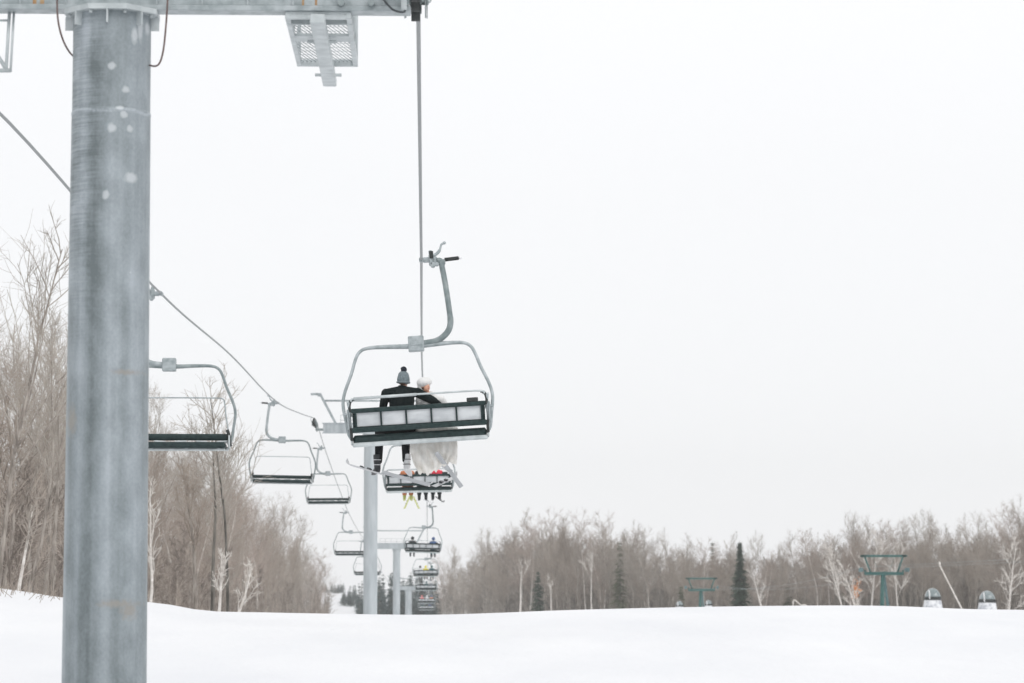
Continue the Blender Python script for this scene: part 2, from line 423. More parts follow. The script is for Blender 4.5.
def tower(Y, z_arm, r_top, r_bot, name_label, arm_half, group=None, full=True, pipe=None, arm_h=.32, ground_z=None):
    root = empty('lift_tower', (TX, Y, 0)); tag(root, name_label, 'lift tower', group)
    gz = (ground(TX, Y) if ground_z is None else ground_z) - .6
    pipe = pipe or M['pole_far']
    s = MB(); zt = z_arm
    seam = SEAMZ if full else z_arm - 1.02
    s.tube([(0, 0, gz), (0, 0, seam)], [r_bot, r_top * 1.012], 48, cap=False)
    s.tube([(0, 0, seam), (0, 0, zt)], [r_top, r_top], 48, cap=False)
    ring = [(0, 0, seam - .022), (0, 0, seam - .008), (0, 0, seam + .008), (0, 0, seam + .022)]
    s.tube(ring, [r_top * 1.005, r_top * 1.022, r_top * 1.022, r_top * 1.0], 48, cap=False)
    s.build('shaft', pipe, root)
    c = MB()
    c.tube([(0, 0, gz + .5), (0, 0, gz + 1.0)], r_bot * 1.6, 24)
    c.build('footing', M['galv_pale'], root)
    # top collar: octagonal plate with gussets
    c = MB(); R = r_top * 1.28
    poly = [(R * math.cos(PI / 8 + k * PI / 4), R * math.sin(PI / 8 + k * PI / 4)) for k in range(8)]
    c.prism(poly, zt - .055, zt - .004, 'z')
    for k in range(8):
        a = k * PI / 4; M3 = Matrix.Rotation(a, 3, 'Z')
        c.box(M3 @ Vector((r_top * 1.10, 0, zt - .12)), (r_top * .22, .014, .13), M3)
        a += PI / 8
        c.tube([(R * .88 * math.cos(a), R * .88 * math.sin(a), zt - .085), (R * .88 * math.cos(a), R * .88 * math.sin(a), zt - .055)], .018, 6)
    c.build('collar', M['galv_pale'], root)
    a = MB(); H = arm_h
    a.box((0, 0, zt + .025 + .001), (arm_half * 2, .24, .05), bev=.006)
    a.box((0, 0, zt + .05 + H / 2), (arm_half * 2 - .1, .17, H), bev=.01)
    a.box((0, 0, zt + .05 + H + .025), (arm_half * 2, .24, .05), bev=.006)
    for k in range(-6, 7):
        if k: a.box((k * arm_half / 6.6, -.10, zt + .05 + H / 2), (.014, .04, H - .004))
    a.build('crossarm', M['galv'] if full else M['pole_far'], root)
    return root, zt, H

def lifting_frame(root, zt, H, ah, k=1.0):
    f = MB(); top = zt + H + .1
    for sx in (-1, 1):
        f.box(((sx * (ah - 1.05) + sx * (ah - .25)) / 2, 0, top + .72), (.13, .1, 1.72), Matrix.Rotation(sx * math.atan2(.8, 1.5), 3, 'Y'), bev=.01)
        f.box((sx * (ah - .02), 0, top + 1.50), (.56, .10, .12), bev=.01)
        f.box((sx * (ah - .16), 0, top + 1.42), (.10, .1, .1))
    f.tube([(-(ah - .45), 0, top + 1.16), (ah - .45, 0, top + 1.16)], .05, 8)
    f.build('lifting_frame', M['galv'], root)
    r = MB()
    for zz in (.35, .62):
        r.tube([(-(ah - 1.3), .3, top + zz - .2), (ah - 1.3, .3, top + zz - .2)], .012, 6)
    for k_ in range(-3, 4): r.tube([(k_ * (ah - 1.3) / 3, .3, top - .2), (k_ * (ah - 1.3) / 3, .3, top + .42)], .012, 6)
    r.build('railing', M['galv'], root)

def catwalk(root, xl, xr, zt, y0, y1, over):
    """grated maintenance platform beside the sheaves, hung under the crossarm along the line"""
    w = xr - xl; z = zt - .035; cx = (xl + xr) / 2
    f = MB()
    for x in (xl + .025, xr - .025): f.box((x, (y0 + y1) / 2, z), (.05, y1 - y0, .06), bev=.004)
    f.box((cx, y1 - .03, z), (w, .05, .07), bev=.004)
    f.box((cx, y0 + .03, z), (w, .05, .07), bev=.004)
    f.box((cx, y0 + (y1 - y0) * .42, z - .012), (w, .30, .03), bev=.004)
    f.box((cx, y0 + .30, z - .01), (w, .03, .05))
    f.build('platform_frame', M['galv_pale'], root)
    g = MB(); L_ = y1 - y0; sh = L_ / 4.2; n = int((w + sh) / .042)
    for k in range(n):           # expanded metal: long narrow diamonds
        x0 = xl - sh + k * .042; pa, pb = 0.0, 1.0
        if x0 < xl: pa = (xl - x0) / sh
        if x0 + sh > xr: pb = (xr - x0) / sh
        if pb - pa > .03: g.tube([(x0 + sh * pa, y0 + L_ * pa, z + .01), (x0 + sh * pb, y0 + L_ * pb, z + .01)], .0055, 4, cap=False, sm=False)
    for k in range(1, 12): g.tube([(xl, y0 + L_ * k / 12, z + .012), (xr, y0 + L_ * k / 12, z + .012)], .0022, 4, cap=False, sm=False)
    g.build('grating', M['galv'], root)
    for xx_ in (xl + .02, xr - .02):
        c = MB(); c.tube([(xx_, y1 - .03, z), (xx_, y1 - .03, z + 1.05)], .02, 8); c.tube([(xx_, y1 - .03, z + 1.05), (xx_, y0 + .1, z + 1.05)], .02, 8)
        c.tube([(xx_, (y0 + y1) / 2, z), (xx_, (y0 + y1) / 2, z + 1.05)], .016, 8); c.build('handrail', M['galv_pale'], root)
    c = MB()
    c.box((cx + .0, (y0 - .2 + y1 + over) / 2, z - .075), (.145, y1 + over - y0 + .2, .09), bev=.01)
    for yy in (y0 + .95, y1 + .25): c.tube([(cx - .14, yy, z - .075), (cx + .14, yy, z - .075)], .018, 8)
    c.build('support_beam', M['galv_pale'], root)

# near tower
Y1 = 27.1
za = zf(14.5, Y1 + .12, TX)
tw, zt, H = tower(Y1, za, .372, .402, 'big mottled galvanised steel tower filling the left foreground', 3.0 - .13, pipe=M['pipe'], arm_h=.34)
catwalk(tw, xf(288, 27.6, za) - TX, xf(353, 27.6, za) - TX, za, -.08, 2.45, .7)
b = MB()                     # hanging access frame at the left side of the arm
def relp(px, py, dy): v = at(px, py, Y1 + dy); return Vector((v.x - TX, v.y - Y1, v.z))
for px_, q in ((13.5, .012), (9.0, .016)):
    b.tube([relp(px_ + .6, 10, .05), relp(px_ - 3.0, 72, .05)], q, 8)
    b.tube([relp(px_ - 60, 10, .05), relp(px_ - 62, 72, .05)], q, 8)
b.tube([relp(-55, 20.5, .05), relp(10, 20.5, .05)], .011, 8); b.tube([relp(-58, 70.5, .05), relp(10, 70.5, .05)], .02, 8)
b.tube([relp(-30, 14, .05), relp(7, 70, .05)], .02, 8)
b.build('hanging_frame', M['galv_pale'], tw)
# rust streaks on the arm face
for px, w in ((34.5, .035), (42, .04), (303, .02), (316, .02)):
    X = xf(px, Y1 - .09, za) - TX; b = MB()
    b.prism([(X - w / 2, za + .052), (X + w / 2, za + .052), (X + w * .45, za + .38), (X - w * .5, za + .38)], -.089, -.086)
    b.build('rust_streak', M['rust'], tw)
# drooping cables and small brackets
def droop(pts, r, m, nm='cable'):
    b = MB(); b.tube(curve(pts, 6), r, 8); return b.build(nm, m, tw)
def rel(px, py, dy): v = at(px, py, Y1 + dy); return (v.x - TX, v.y - Y1, v.z)
droop([rel(57, -4, -.22), rel(58, 20, -.25), rel(63, 40, -.2), rel(71, 54, -.05), rel(80, 60, .05)], .009, M['cable'])
droop([rel(168, -6, -.22), rel(166, 25, -.22), rel(163, 52, -.2), rel(158, 65, -.15), rel(149, 65, -.05), rel(143, 60, .05)], .009, M['cable'])
droop([rel(378, -10, -.22), rel(384, 0, -.25), rel(392, 9, -.28), rel(400, 12, -.25), rel(405, 11, -.22), rel(404, 3, -.18)], .011, M['cable_dark'], 'hose')
b = MB(); b.box(rel(404, 4, -.22), (.055, .05, .12), bev=.012); b.build('bracket', M['galv_pale'], tw)
for px in (341, 371):
    b = MB(); p = rel(px, 2, -.19); b.tube([(p[0], p[1] - .02, p[2]), (p[0], p[1] + .06, p[2])], .035, 12); b.build('bolt', M['galv_dark'], tw)
sa = sheave_train('dark rubber wheel train hanging at the right end of the nearest crossarm', RX, Y1 + .0, RZ0, 7, .483, 1, None)
sb = sheave_train('wheel train at the far left end of the nearest crossarm, cut off by the frame', LX, Y1 + .0, RZ0 + .05, 7, .483, -1, None)
# mounting head beside the sheaves
b = MB()
b.box((3.0 - .13 - .05, 0, za + .26), (.07, .34, .40), bev=.02)
b.box((2.80, .85, RZ0 - .17), (.05, 2.0, .10), bev=.01)
b.build('sheave_mount', M['galv_dark'], tw)

# second, third and fourth towers
TOW = [(149, 433.5, 8.9, .355, .365, 'plain grey steel tower directly behind the large occupied chair'),
       (269, 549, 4, .335, .345, 'thin grey tower second along the line, its crossarm beside the small two-rider chair'),
       (428, 590, 1, .50, .52, 'short pale tower farthest down the line beside the distant chairs')]
for Y, py, _, rt, rb_, lab in TOW:
    z_ = zf(py, Y, TX)
    t2, zt2, H2 = tower(Y, z_, rt, rb_, lab, 2.55, full=False, arm_h=.46)
    lifting_frame(t2, zt2, H2, 2.9)
    for X, sd, sg in ((RX, 'R', 1), (LX, 'L', -1)):
        where = {149: 'second nearest', 269: 'third', 428: 'farthest'}[Y]
        sheave_train('small wheel train on the %s end of the %s tower crossarm' % ('right' if sd == 'R' else 'left', where), X, Y, rz(sd, Y) - .02, 6, .48, sg, None)
    for sg in (-1, 1):
        b = MB(); xx = 2.55 * sg
        b.box((xx + sg * .15, 0, zt2 + .2), (.4, .12, .12)); 
        b.box((xx + sg * .28, 0, (zt2 + .2 + rz('R' if sg > 0 else 'L', Y) - .3) / 2), (.07, .3, abs(rz('R' if sg > 0 else 'L', Y) - .3 - zt2 - .2) + .2))
        b.build('sheave_mount', M['galv_dark'], t2)
# ---------------------------------------------------------------- chairs
CX = -.215
def make_chair(loaded, label, group):
    """four/five seat chair; origin where the grip holds the rope; +y is the way the riders face"""
    t = empty('lift_chair'); tag(t, label, 'chair', group)
    # grip
    b = MB()
    b.tube([(0, -.14, 0), (0, .14, 0)], .042, 12)
    b.box((.09, 0, -.005), (.12, .12, .09), bev=.015)
    b.box((.165, 0, -.01), (.07, .2, .20), bev=.02)
    b.box((.235, .02, -.02), (.09, .12, .13), bev=.02)
    b.tube([(.20, -.1, -.10), (.20, .1, -.10)], .045, 12); b.tube([(.27, -.07, -.09), (.27, .07, -.09)], .035, 12)
    b.tube(curve([(.17, 0, .06), (.26, .02, .085), (.33, .03, .15), (.37, .03, .25), (.42, .03, .275)], 4), [.028] * 9 + [.02] * 8, 8)
    b.ell((.425, .03, .28), (.03, .025, .03), nu=10, nv=6)
    b.box((.165, 0, .11), (.06, .1, .09), bev=.01)
    g = b.build('grip', M['galv'], t)
    b = MB(); b.tube([(.41, 0, -.02), (.66, 0, -.005)], .034, 12); b.box((.18, -.11, .07), (.07, .03, .13), bev=.01); b.build('spring_housing', M['rubber'], g)
    b = MB(); b.ell((.69, 0, -.004), (.035, .03, .03), nu=10, nv=6); b.build('grip_cap', M['white_paint'], g)
    # hanger
    b = MB()
    pts = curve([(.28, 0, -.03), (.34, 0, -.04), (.36, 0, -.16), (.40, 0, -.48), (.44, 0, -.95), (.44, 0, -1.15), (.37, 0, -1.30), (.20, 0, -1.42), (-.02, 0, -1.455), (CX, 0, -1.46)], 5)
    b.tube(pts, [.05 if i < 22 else .055 for i in range(len(pts))], 12)
    b.box((.36, 0, -.06), (.12, .1, .10), bev=.02)
    b.build('hanger', M['galv_dark'] if loaded else M['galv'], t)
    b = MB(); b.box((CX + .03, 0, -1.46), (.28, .2, .27), bev=.02)
    b.box((CX + .03, -.105, -1.44), (.2, .012, .10), bev=.004)
    b.build('hanger_block', M['galv'], t)
    # bail
    prof = [(.0, 0, -1.49), (.15, 0, -1.495), (.55, 0, -1.48), (.84, 0, -1.487), (.98, 0, -1.55), (1.06, -.01, -1.69), (1.14, -.03, -1.92), (1.26, -.05, -2.20), (1.31, -.07, -2.38),
            (1.31, -.09, -2.54), (1.275, -.12, -2.76), (1.24, -.12, -2.98), (1.17, -.10, -3.08)]
    for s_ in (-1, 1):
        pts = curve([(CX + s_ * x, y, z) for x, y, z in prof], 5)
        rr = [.052 - .022 * min(1, i / 16) for i in range(len(pts))]
        b = MB() if s_ < 0 else b
        b.tube(pts, rr, 10)
    b.build('bail', M['galv'] if loaded else M['galv_dark'], t)
    HW = 1.17
    # seat
    b = MB(); zs = -3.065
    if loaded:
        Mx = Matrix.Rotation(math.radians(4), 3, 'X')
        b.box((CX, .0, zs), (HW * 2, .52, .155), Mx, bev=.04)
    else:
        Mx = Matrix.Rotation(math.radians(3), 3, 'X')
        b.box((CX, .02, zs - .05), (HW * 2 - .06, .50, .12), Mx, bev=.035)
    seat = b.build('seat', M['pad'], t)
    b = MB()
    b.box((CX, -.22, zs - .10), (HW * 2 + .03, .09, .075), bev=.02)
    b.box((CX, .12, zs - .085 if loaded else zs - .13), (HW * 2 - .08, .07, .05), bev=.015)
    for x in (-1.0, -.35, .35, 1.0): b.box((CX + x, -.02, zs - .09), (.05, .4, .04))
    for s_ in (-1, 1): b.box((CX + s_ * (HW + .03), -.1, zs + .04), (.03, .34, .26), bev=.012)
    b.build('seat_frame', M['galv_pale'], t)
    # backrest
    if loaded:
        z0, z1 = -2.955, -2.54
        R_ = Matrix.Rotation(math.radians(12), 3, 'X'); yc = -.33
        b = MB()
        b.box((CX, yc + .03, (z0 + z1) / 2), (HW * 2 - .02, .05, z1 - z0), R_, bev=.02)
        bk = b.build('backrest', M['pad'], t)
        def bp(x, dy, z):       # point on the tilted back
            return R_ @ Vector((x, dy, z - (z0 + z1) / 2)) + Vector((CX, yc, (z0 + z1) / 2))
        b = MB()
        b.box(bp(0, -.03, z1 - .035), (HW * 2 + .02, .07, .075), R_, bev=.02)
        b.box(bp(0, -.03, z0 + .045), (HW * 2 + .02, .07, .09), R_, bev=.02)
        for k in range(6):
            x = -HW + .07 + k * (HW * 2 - .14) / 5
            b.box(bp(x, -.034, (z0 + z1) / 2), (.020, .045, .28), R_)
        b.build('back_frame', M['pad_back'], bk)
        for k in range(5):
            x0 = -HW + .07 + k * (HW * 2 - .14) / 5 + .016; x1 = -HW + .07 + (k + 1) * (HW * 2 - .14) / 5 - .016
            b = MB(); n = 8; vs = []; 
            zb, zt_ = z0 + .10, z1 - .075
            for j in range(5):
                for i in range(n + 1):
                    u = i / n; v = j / 4
                    bul = -.015 * math.sin(PI * u) * math.sin(PI * v)
                    vs.append(bp(x0 + (x1 - x0) * u, -.016 + bul, zb + (zt_ - zb) * v + .012 * math.sin(PI * u) * (v if v > .5 else 0)))
            m_ = len(vs)
            vs2 = [v + R_ @ Vector((0, .012, 0)) for v in vs]
            fs = [(j * (n + 1) + i, j * (n + 1) + i + 1, (j + 1) * (n + 1) + i + 1, (j + 1) * (n + 1) + i) for j in range(4) for i in range(n)]
            b.add(vs, fs, True); b.add(vs2, [f[::-1] for f in fs], True)
            b.build('back_panel', M['panel'], bk, fix=False)
        b = MB(); b.box(bp(HW - .22, -.02, z1 + .035), (.2, .06, .07), bev=.01); b.build('latch_box', M['rubber'], bk)
        # end brackets
        for s_ in (-1, 1):
            b = MB()
            b.tube(curve([(CX + s_ * (HW - .03), -.42, -2.40), (CX + s_ * (HW + .035), -.42, -2.46), (CX + s_ * (HW + .03), -.36, -2.58), (CX + s_ * (HW + .04), -.26, -2.78), (CX + s_ * (HW + .035), -.2, -3.0)], 4), .026, 8)
            b.box((CX + s_ * (HW + .065), -.28, -2.72), (.04, .12, .34), R_, bev=.012)
            b.tube([(CX + s_ * (HW + .0), -.12, -2.62), (CX + s_ * (HW + .14), -.12, -2.62)], .025, 8)
            b.build('side_bracket', M['galv'], t)
        for s_ in (-1, 1):
            b = MB()
            b.tube(curve([(CX + s_ * (HW + .01), -.40, -2.60), (CX + s_ * (HW + .03), -.40, -2.52), (CX + s_ * (HW + .0), -.44, -2.41), (CX + s_ * (HW - .07), -.46, -2.385)], 4), .024, 8)
            b.build('hook', M['rubber'], t)
            b = MB(); b.box((CX + s_ * (HW + .025), -.24, -2.98), (.05, .1, .22), bev=.01); b.build('seat_hinge', M['rubber'], t)
        # restraint bar, lowered: rear tube, side arms and front loop
        b = MB()
        zr = -2.375
        b.tube(curve([(CX - HW + .01, -.47, zr - .05), (CX - HW + .08, -.48, zr), (CX - .4, -.48, zr + .005), (CX + .4, -.48, zr + .005), (CX + HW - .08, -.48, zr), (CX + HW - .01, -.47, zr - .05)], 5), .017, 8)
        b.tube([(CX - HW + .05, -.485, zr - .004), (CX - .02, -.485, zr + .003)], .026, 8)
        for s_ in (-1, 1):
            b.tube(curve([(CX + s_ * (HW + .06), -.38, -2.42), (CX + s_ * (HW + .05), -.1, -2.5), (CX + s_ * (HW + .02), .25, -2.62), (CX + s_ * (HW - .1), .36, -2.66)], 4), .018, 8)
        b.tube([(CX - HW + .1, .36, -2.66), (CX + HW - .1, .36, -2.66)], .018, 8)
        b.build('restraint_bar', M['galv_pale'], t)
    else:
        b = MB(); b.box((CX, -.20, -2.925), (HW * 2 + .02, .09, .135), bev=.04); bk = b.build('backrest', M['pad_back'], t)
        for k in range(6):
            x = CX - HW + .12 + k * (HW * 2 - .24) / 5
            b = MB(); b.box((x, -.12, -3.025), (.24, .05, .05), Matrix.Rotation(.06 * (-1) ** k, 3, 'Y'), bev=.018); b.build('seat_support', M['galv_pale'], t)
        for s_ in (-1, 1):
            b = MB(); b.tube(curve([(CX + s_ * (HW - .02), -.12, -2.78), (CX + s_ * (HW + .02), -.10, -2.9), (CX + s_ * (HW + .05), -.08, -3.12)], 3), .035, 8)
            b.build('side_bracket', M['rubber'], t)
        b = MB()
        b.tube(curve([(CX - 1.18, -.14, -2.85), (CX - 1.12, -.20, -2.5), (CX - 1.08, -.25, -2.2), (CX - 1.03, -.26, -2.135), (CX - .9, -.26, -2.12), (CX, -.26, -2.115), (CX + .9, -.26, -2.12), (CX + 1.03, -.26, -2.135), (CX + 1.08, -.25, -2.2), (CX + 1.12, -.2, -2.5), (CX + 1.18, -.14, -2.85)], 5), .014, 8)
        b.build('restraint_bar', M['galv'], t)
    return t

GR = 'occupied chairs seen from behind'
chairA = make_chair(True, 'large chair with five pale back panels carrying the bride and groom', GR)
def put(t, side, Y, tilt, flip=False):
    t.location = (RXF(Y) if side == 'R' else LXF(Y), Y, rz(side, Y)); t.rotation_euler = (0, math.radians(-tilt), PI if flip else 0)
put(chairA, 'R', 50, 3.7); chairA.scale = (1, 1, 1.014)
occ = [(104, 1.2, 'mid-size chair just below the bridal chair, riders with yellow skis'),
       (197, -1.5, 'small chair with one rider at each end beside the third tower'),
       (284, .8, 'tiny chair with a rider in a yellow jacket in its middle'),
       (336, 0, 'tiny chair just under the yellow jacket rider, dark legs hanging below it'),
       (395, 0, 'tiny chair with pink and orange jackets near the snow line'),
       (440, 0, 'farthest chair almost touching the snow line, full of riders in dark clothing')]
chairs = [chairA]
for Y, tl, lab in occ:
    c = copy_tree(chairA); put(c, 'R', Y, tl); c['label'] = lab; chairs.append(c)
GE = 'empty chairs coming back on the left'
chairE = make_chair(False, 'largest empty chair, half hidden behind the big tower', GE)
put(chairE, 'L', 62.0, 0, True); chairE.scale = (1.07, 1.07, 1.07)
# (Y is chosen so each hangs where the photograph shows it)
for Y, tl, lab in ((113, 1.0, 'empty chair hanging alone left of the second tower in front of the wood'),
                   (163, -.5, 'empty chair with its seat just left below the second tower arm'),
                   (212, 0, 'small empty chair crossing behind the second tower shaft, upper one'),
                   (268, 0, 'smallest empty chair behind the second tower shaft, lower one')):
    c = copy_tree(chairE); c.scale = (1, 1, 1); put(c, 'L', Y, tl, True); c['label'] = lab

# ---------------------------------------------------------------- people
def remesh(mb, name, vox, material, parent=None, sm=2, loc_mats=None):
    me = mb.mesh(name + '_tmp'); o = bpy.data.objects.new(name + '_tmp', me); COL.objects.link(o)
    r = o.modifiers.new('r', 'REMESH'); r.mode = 'VOXEL'; r.voxel_size = vox; r.use_smooth_shade = True
    if sm:
        s_ = o.modifiers.new('s', 'SMOOTH'); s_.iterations = sm; s_.factor = .5
    dg = bpy.context.evaluated_depsgraph_get(); dg.update()
    ev = o.evaluated_get(dg); m2 = bpy.data.meshes.new_from_object(ev); m2.name = name
    bpy.data.objects.remove(o); bpy.data.meshes.remove(me)
    m2.materials.clear(); m2.materials.append(material)
    for p in m2.polygons: p.use_smooth = True
    return link(name, m2, parent)
def caps(b, pts, rs, n=14):
    """tapered chain with round joints"""
    for i in range(len(pts) - 1): b.tube([pts[i], pts[i + 1]], [rs[i], rs[i + 1]], n)
    for p, r in zip(pts, rs): b.ell(p, r, nu=n, nv=8)
def hand(b, wrist, fwd, side, palm_n, curl=.5, s=1.0):
    """palm, four unequal bent fingers and a thumb from its side"""
    w = Vector(wrist); f = Vector(fwd).normalized(); sd = Vector(side).normalized(); n = Vector(palm_n).normalized()
    for k in range(4):
        o = (k - 1.5) * .02 * s
        b.tube([w + sd * o * .6, w + f * .085 * s + sd * o], [.015 * s, .012 * s], 8)
        L = (.072, .080, .074, .058)[k] * s; p = w + f * .085 * s + sd * o; d = f.copy()
        for j in range(3):
            ang = curl * (.5 + .35 * j); d2 = (d * math.cos(ang) + n * math.sin(ang)).normalized()
            q = p + d2 * L * (.45, .3, .25)[j]; b.tube([p, q], [.0095 * s, .0085 * s], 8); b.ell(q, .0088 * s, nu=8, nv=6); p = q; d = d2
    p = w + f * .02 * s - sd * .022 * s
    q = p + (f * .6 - sd * .8 + n * .2).normalized() * .038 * s; r = q + (f * .9 - sd * .2 + n * .4).normalized() * .032 * s
    b.tube([p, q, r], [.013 * s, .011 * s, .009 * s], 8); b.ell(r, .009 * s, nu=8, nv=6)

def head(b, c, face, up, s=1.0):
    """skull, jaw, nose, brow, ears, lips area; face = direction looked at"""
    c = Vector(c); fz = Vector(up).normalized(); fy = Vector(face); fy = (fy - fz * fy.dot(fz)).normalized(); fx = fy.cross(fz)
    Mx = Matrix((fx, fy, fz)).transposed()
    P = lambda x, y, z: c + Mx @ Vector((x, y, z)) * s
    b.ell(P(0, -.008, .03), (.076 * s, .095 * s, .088 * s), Mx)
    b.ell(P(0, .03, -.03), (.060 * s, .062 * s, .075 * s), Mx)
    b.ell(P(0, .058, -.085), (.026 * s, .024 * s, .022 * s), Mx)
    b.tube([P(0, .083, .022), P(0, .108, -.022)], [.009 * s, .014 * s], 8); b.ell(P(0, .104, -.024), (.018 * s, .014 * s, .011 * s), Mx, 8, 6)
    b.ell(P(0, .086, -.052), (.024 * s, .012 * s, .006 * s), Mx, 8, 6); b.ell(P(0, .084, -.063), (.02 * s, .012 * s, .007 * s), Mx, 8, 6)
    b.ell(P(0, .075, .038), (.05 * s, .02 * s, .012 * s), Mx, 10, 6)
    for q in (-1, 1): b.ell(P(q * .077, -.005, 0), (.012 * s, .02 * s, .032 * s), Mx, 8, 6)
    return P, Mx
def eyes(P, Mx, parent, s=1.0):
    b = MB()
    for q in (-1, 1): b.ell(P(q * .031, .079, .012), (.012 * s, .008 * s, .007 * s), Mx, 8, 6)
    b.build('eyes', M['boot_dark'], parent)
    b = MB(); b.ell(P(0, .094, -.056), (.022 * s, .008 * s, .008 * s), Mx, 10, 6); b.build('lips', M['lips'], parent)

def ski(p0, p1, w, material, label, cat='ski', roll=0.0, group=None, binding=True, grn=None):
    """p0 tail, p1 tip; slim plate with waist, upturned tip, binding on top"""
    p0 = Vector(p0); p1 = Vector(p1); L = (p1 - p0).length; d = (p1 - p0).normalized()
    t = empty('ski', p0 + (p1 - p0) * .45); tag(t, label, cat, group)
    q = d.to_track_quat('Y', 'Z'); t.rotation_mode = 'QUATERNION'
    from mathutils import Quaternion
    t.rotation_quaternion = q @ Quaternion((0, 1, 0), roll)
    b = MB(); n = 24; vs = []; fs = []
    for i in range(n + 1):
        u = i / n; y = (u - .45) * L
        hw = w / 2 * (.82 + .30 * abs(u - .45) * 1.2)
        if u > .93: hw *= math.sqrt(max(.02, 1 - ((u - .93) / .07) ** 2))
        if u < .03: hw *= .85
        zc = .10 * max(0, (u - .88) / .12) ** 1.8 + .01 * max(0, (.05 - u) / .05)
        th = .012 * (1.2 - abs(u - .5))
        vs += [(-hw, y, zc), (hw, y, zc), (hw * .9, y, zc + th), (-hw * .9, y, zc + th)]
    for i in range(n):
        for k in range(4): fs.append((i * 4 + k, i * 4 + (k + 1) % 4, i * 4 + 4 + (k + 1) % 4, i * 4 + 4 + k))
    fs += [(0, 1, 2, 3), (n * 4 + 3, n * 4 + 2, n * 4 + 1, n * 4)]
    b.add(vs, fs); b.build('ski_plate', material, t)
    if binding:
        b = MB(); b.box((0, .16, .028), (.065, .09, .03), bev=.008); b.box((0, -.16, .03), (.06, .12, .035), bev=.008); b.build('binding', M['boot_dark'], t)
    return t

def boot(b, heel, toe, up, s=1.0):
    heel = Vector(heel); toe = Vector(toe); up = Vector(up).normalized(); f = (toe - heel).normalized()
    b.tube([heel + up * .05 * s + f * .03, heel + up * .05 * s + f * .13 * s, toe + up * .045 * s - f * .05], [.05 * s, .055 * s, .045 * s], 12)
    b.tube([heel + f * .05 * s + up * .06 * s, heel + f * .09 * s + up * .33 * s], [.058 * s, .068 * s], 12)
    b.ell(toe + up * .04 * s - f * .05, .047 * s, nu=10, nv=8); b.ell(heel + up * .05 * s + f * .03, .05 * s, nu=10, nv=8)
    b.box(heel.lerp(toe, .5) + up * .012, (.08 * s, .30 * s, .024), Matrix((f.cross(up), f, up)).transposed(), bev=.006)

# --- coordinates on the bridal chair: scene points from where they are seen, at the chair's distance
YA = 50.0
def C(px, py, dy=0.0): return at(px, py, YA + dy)

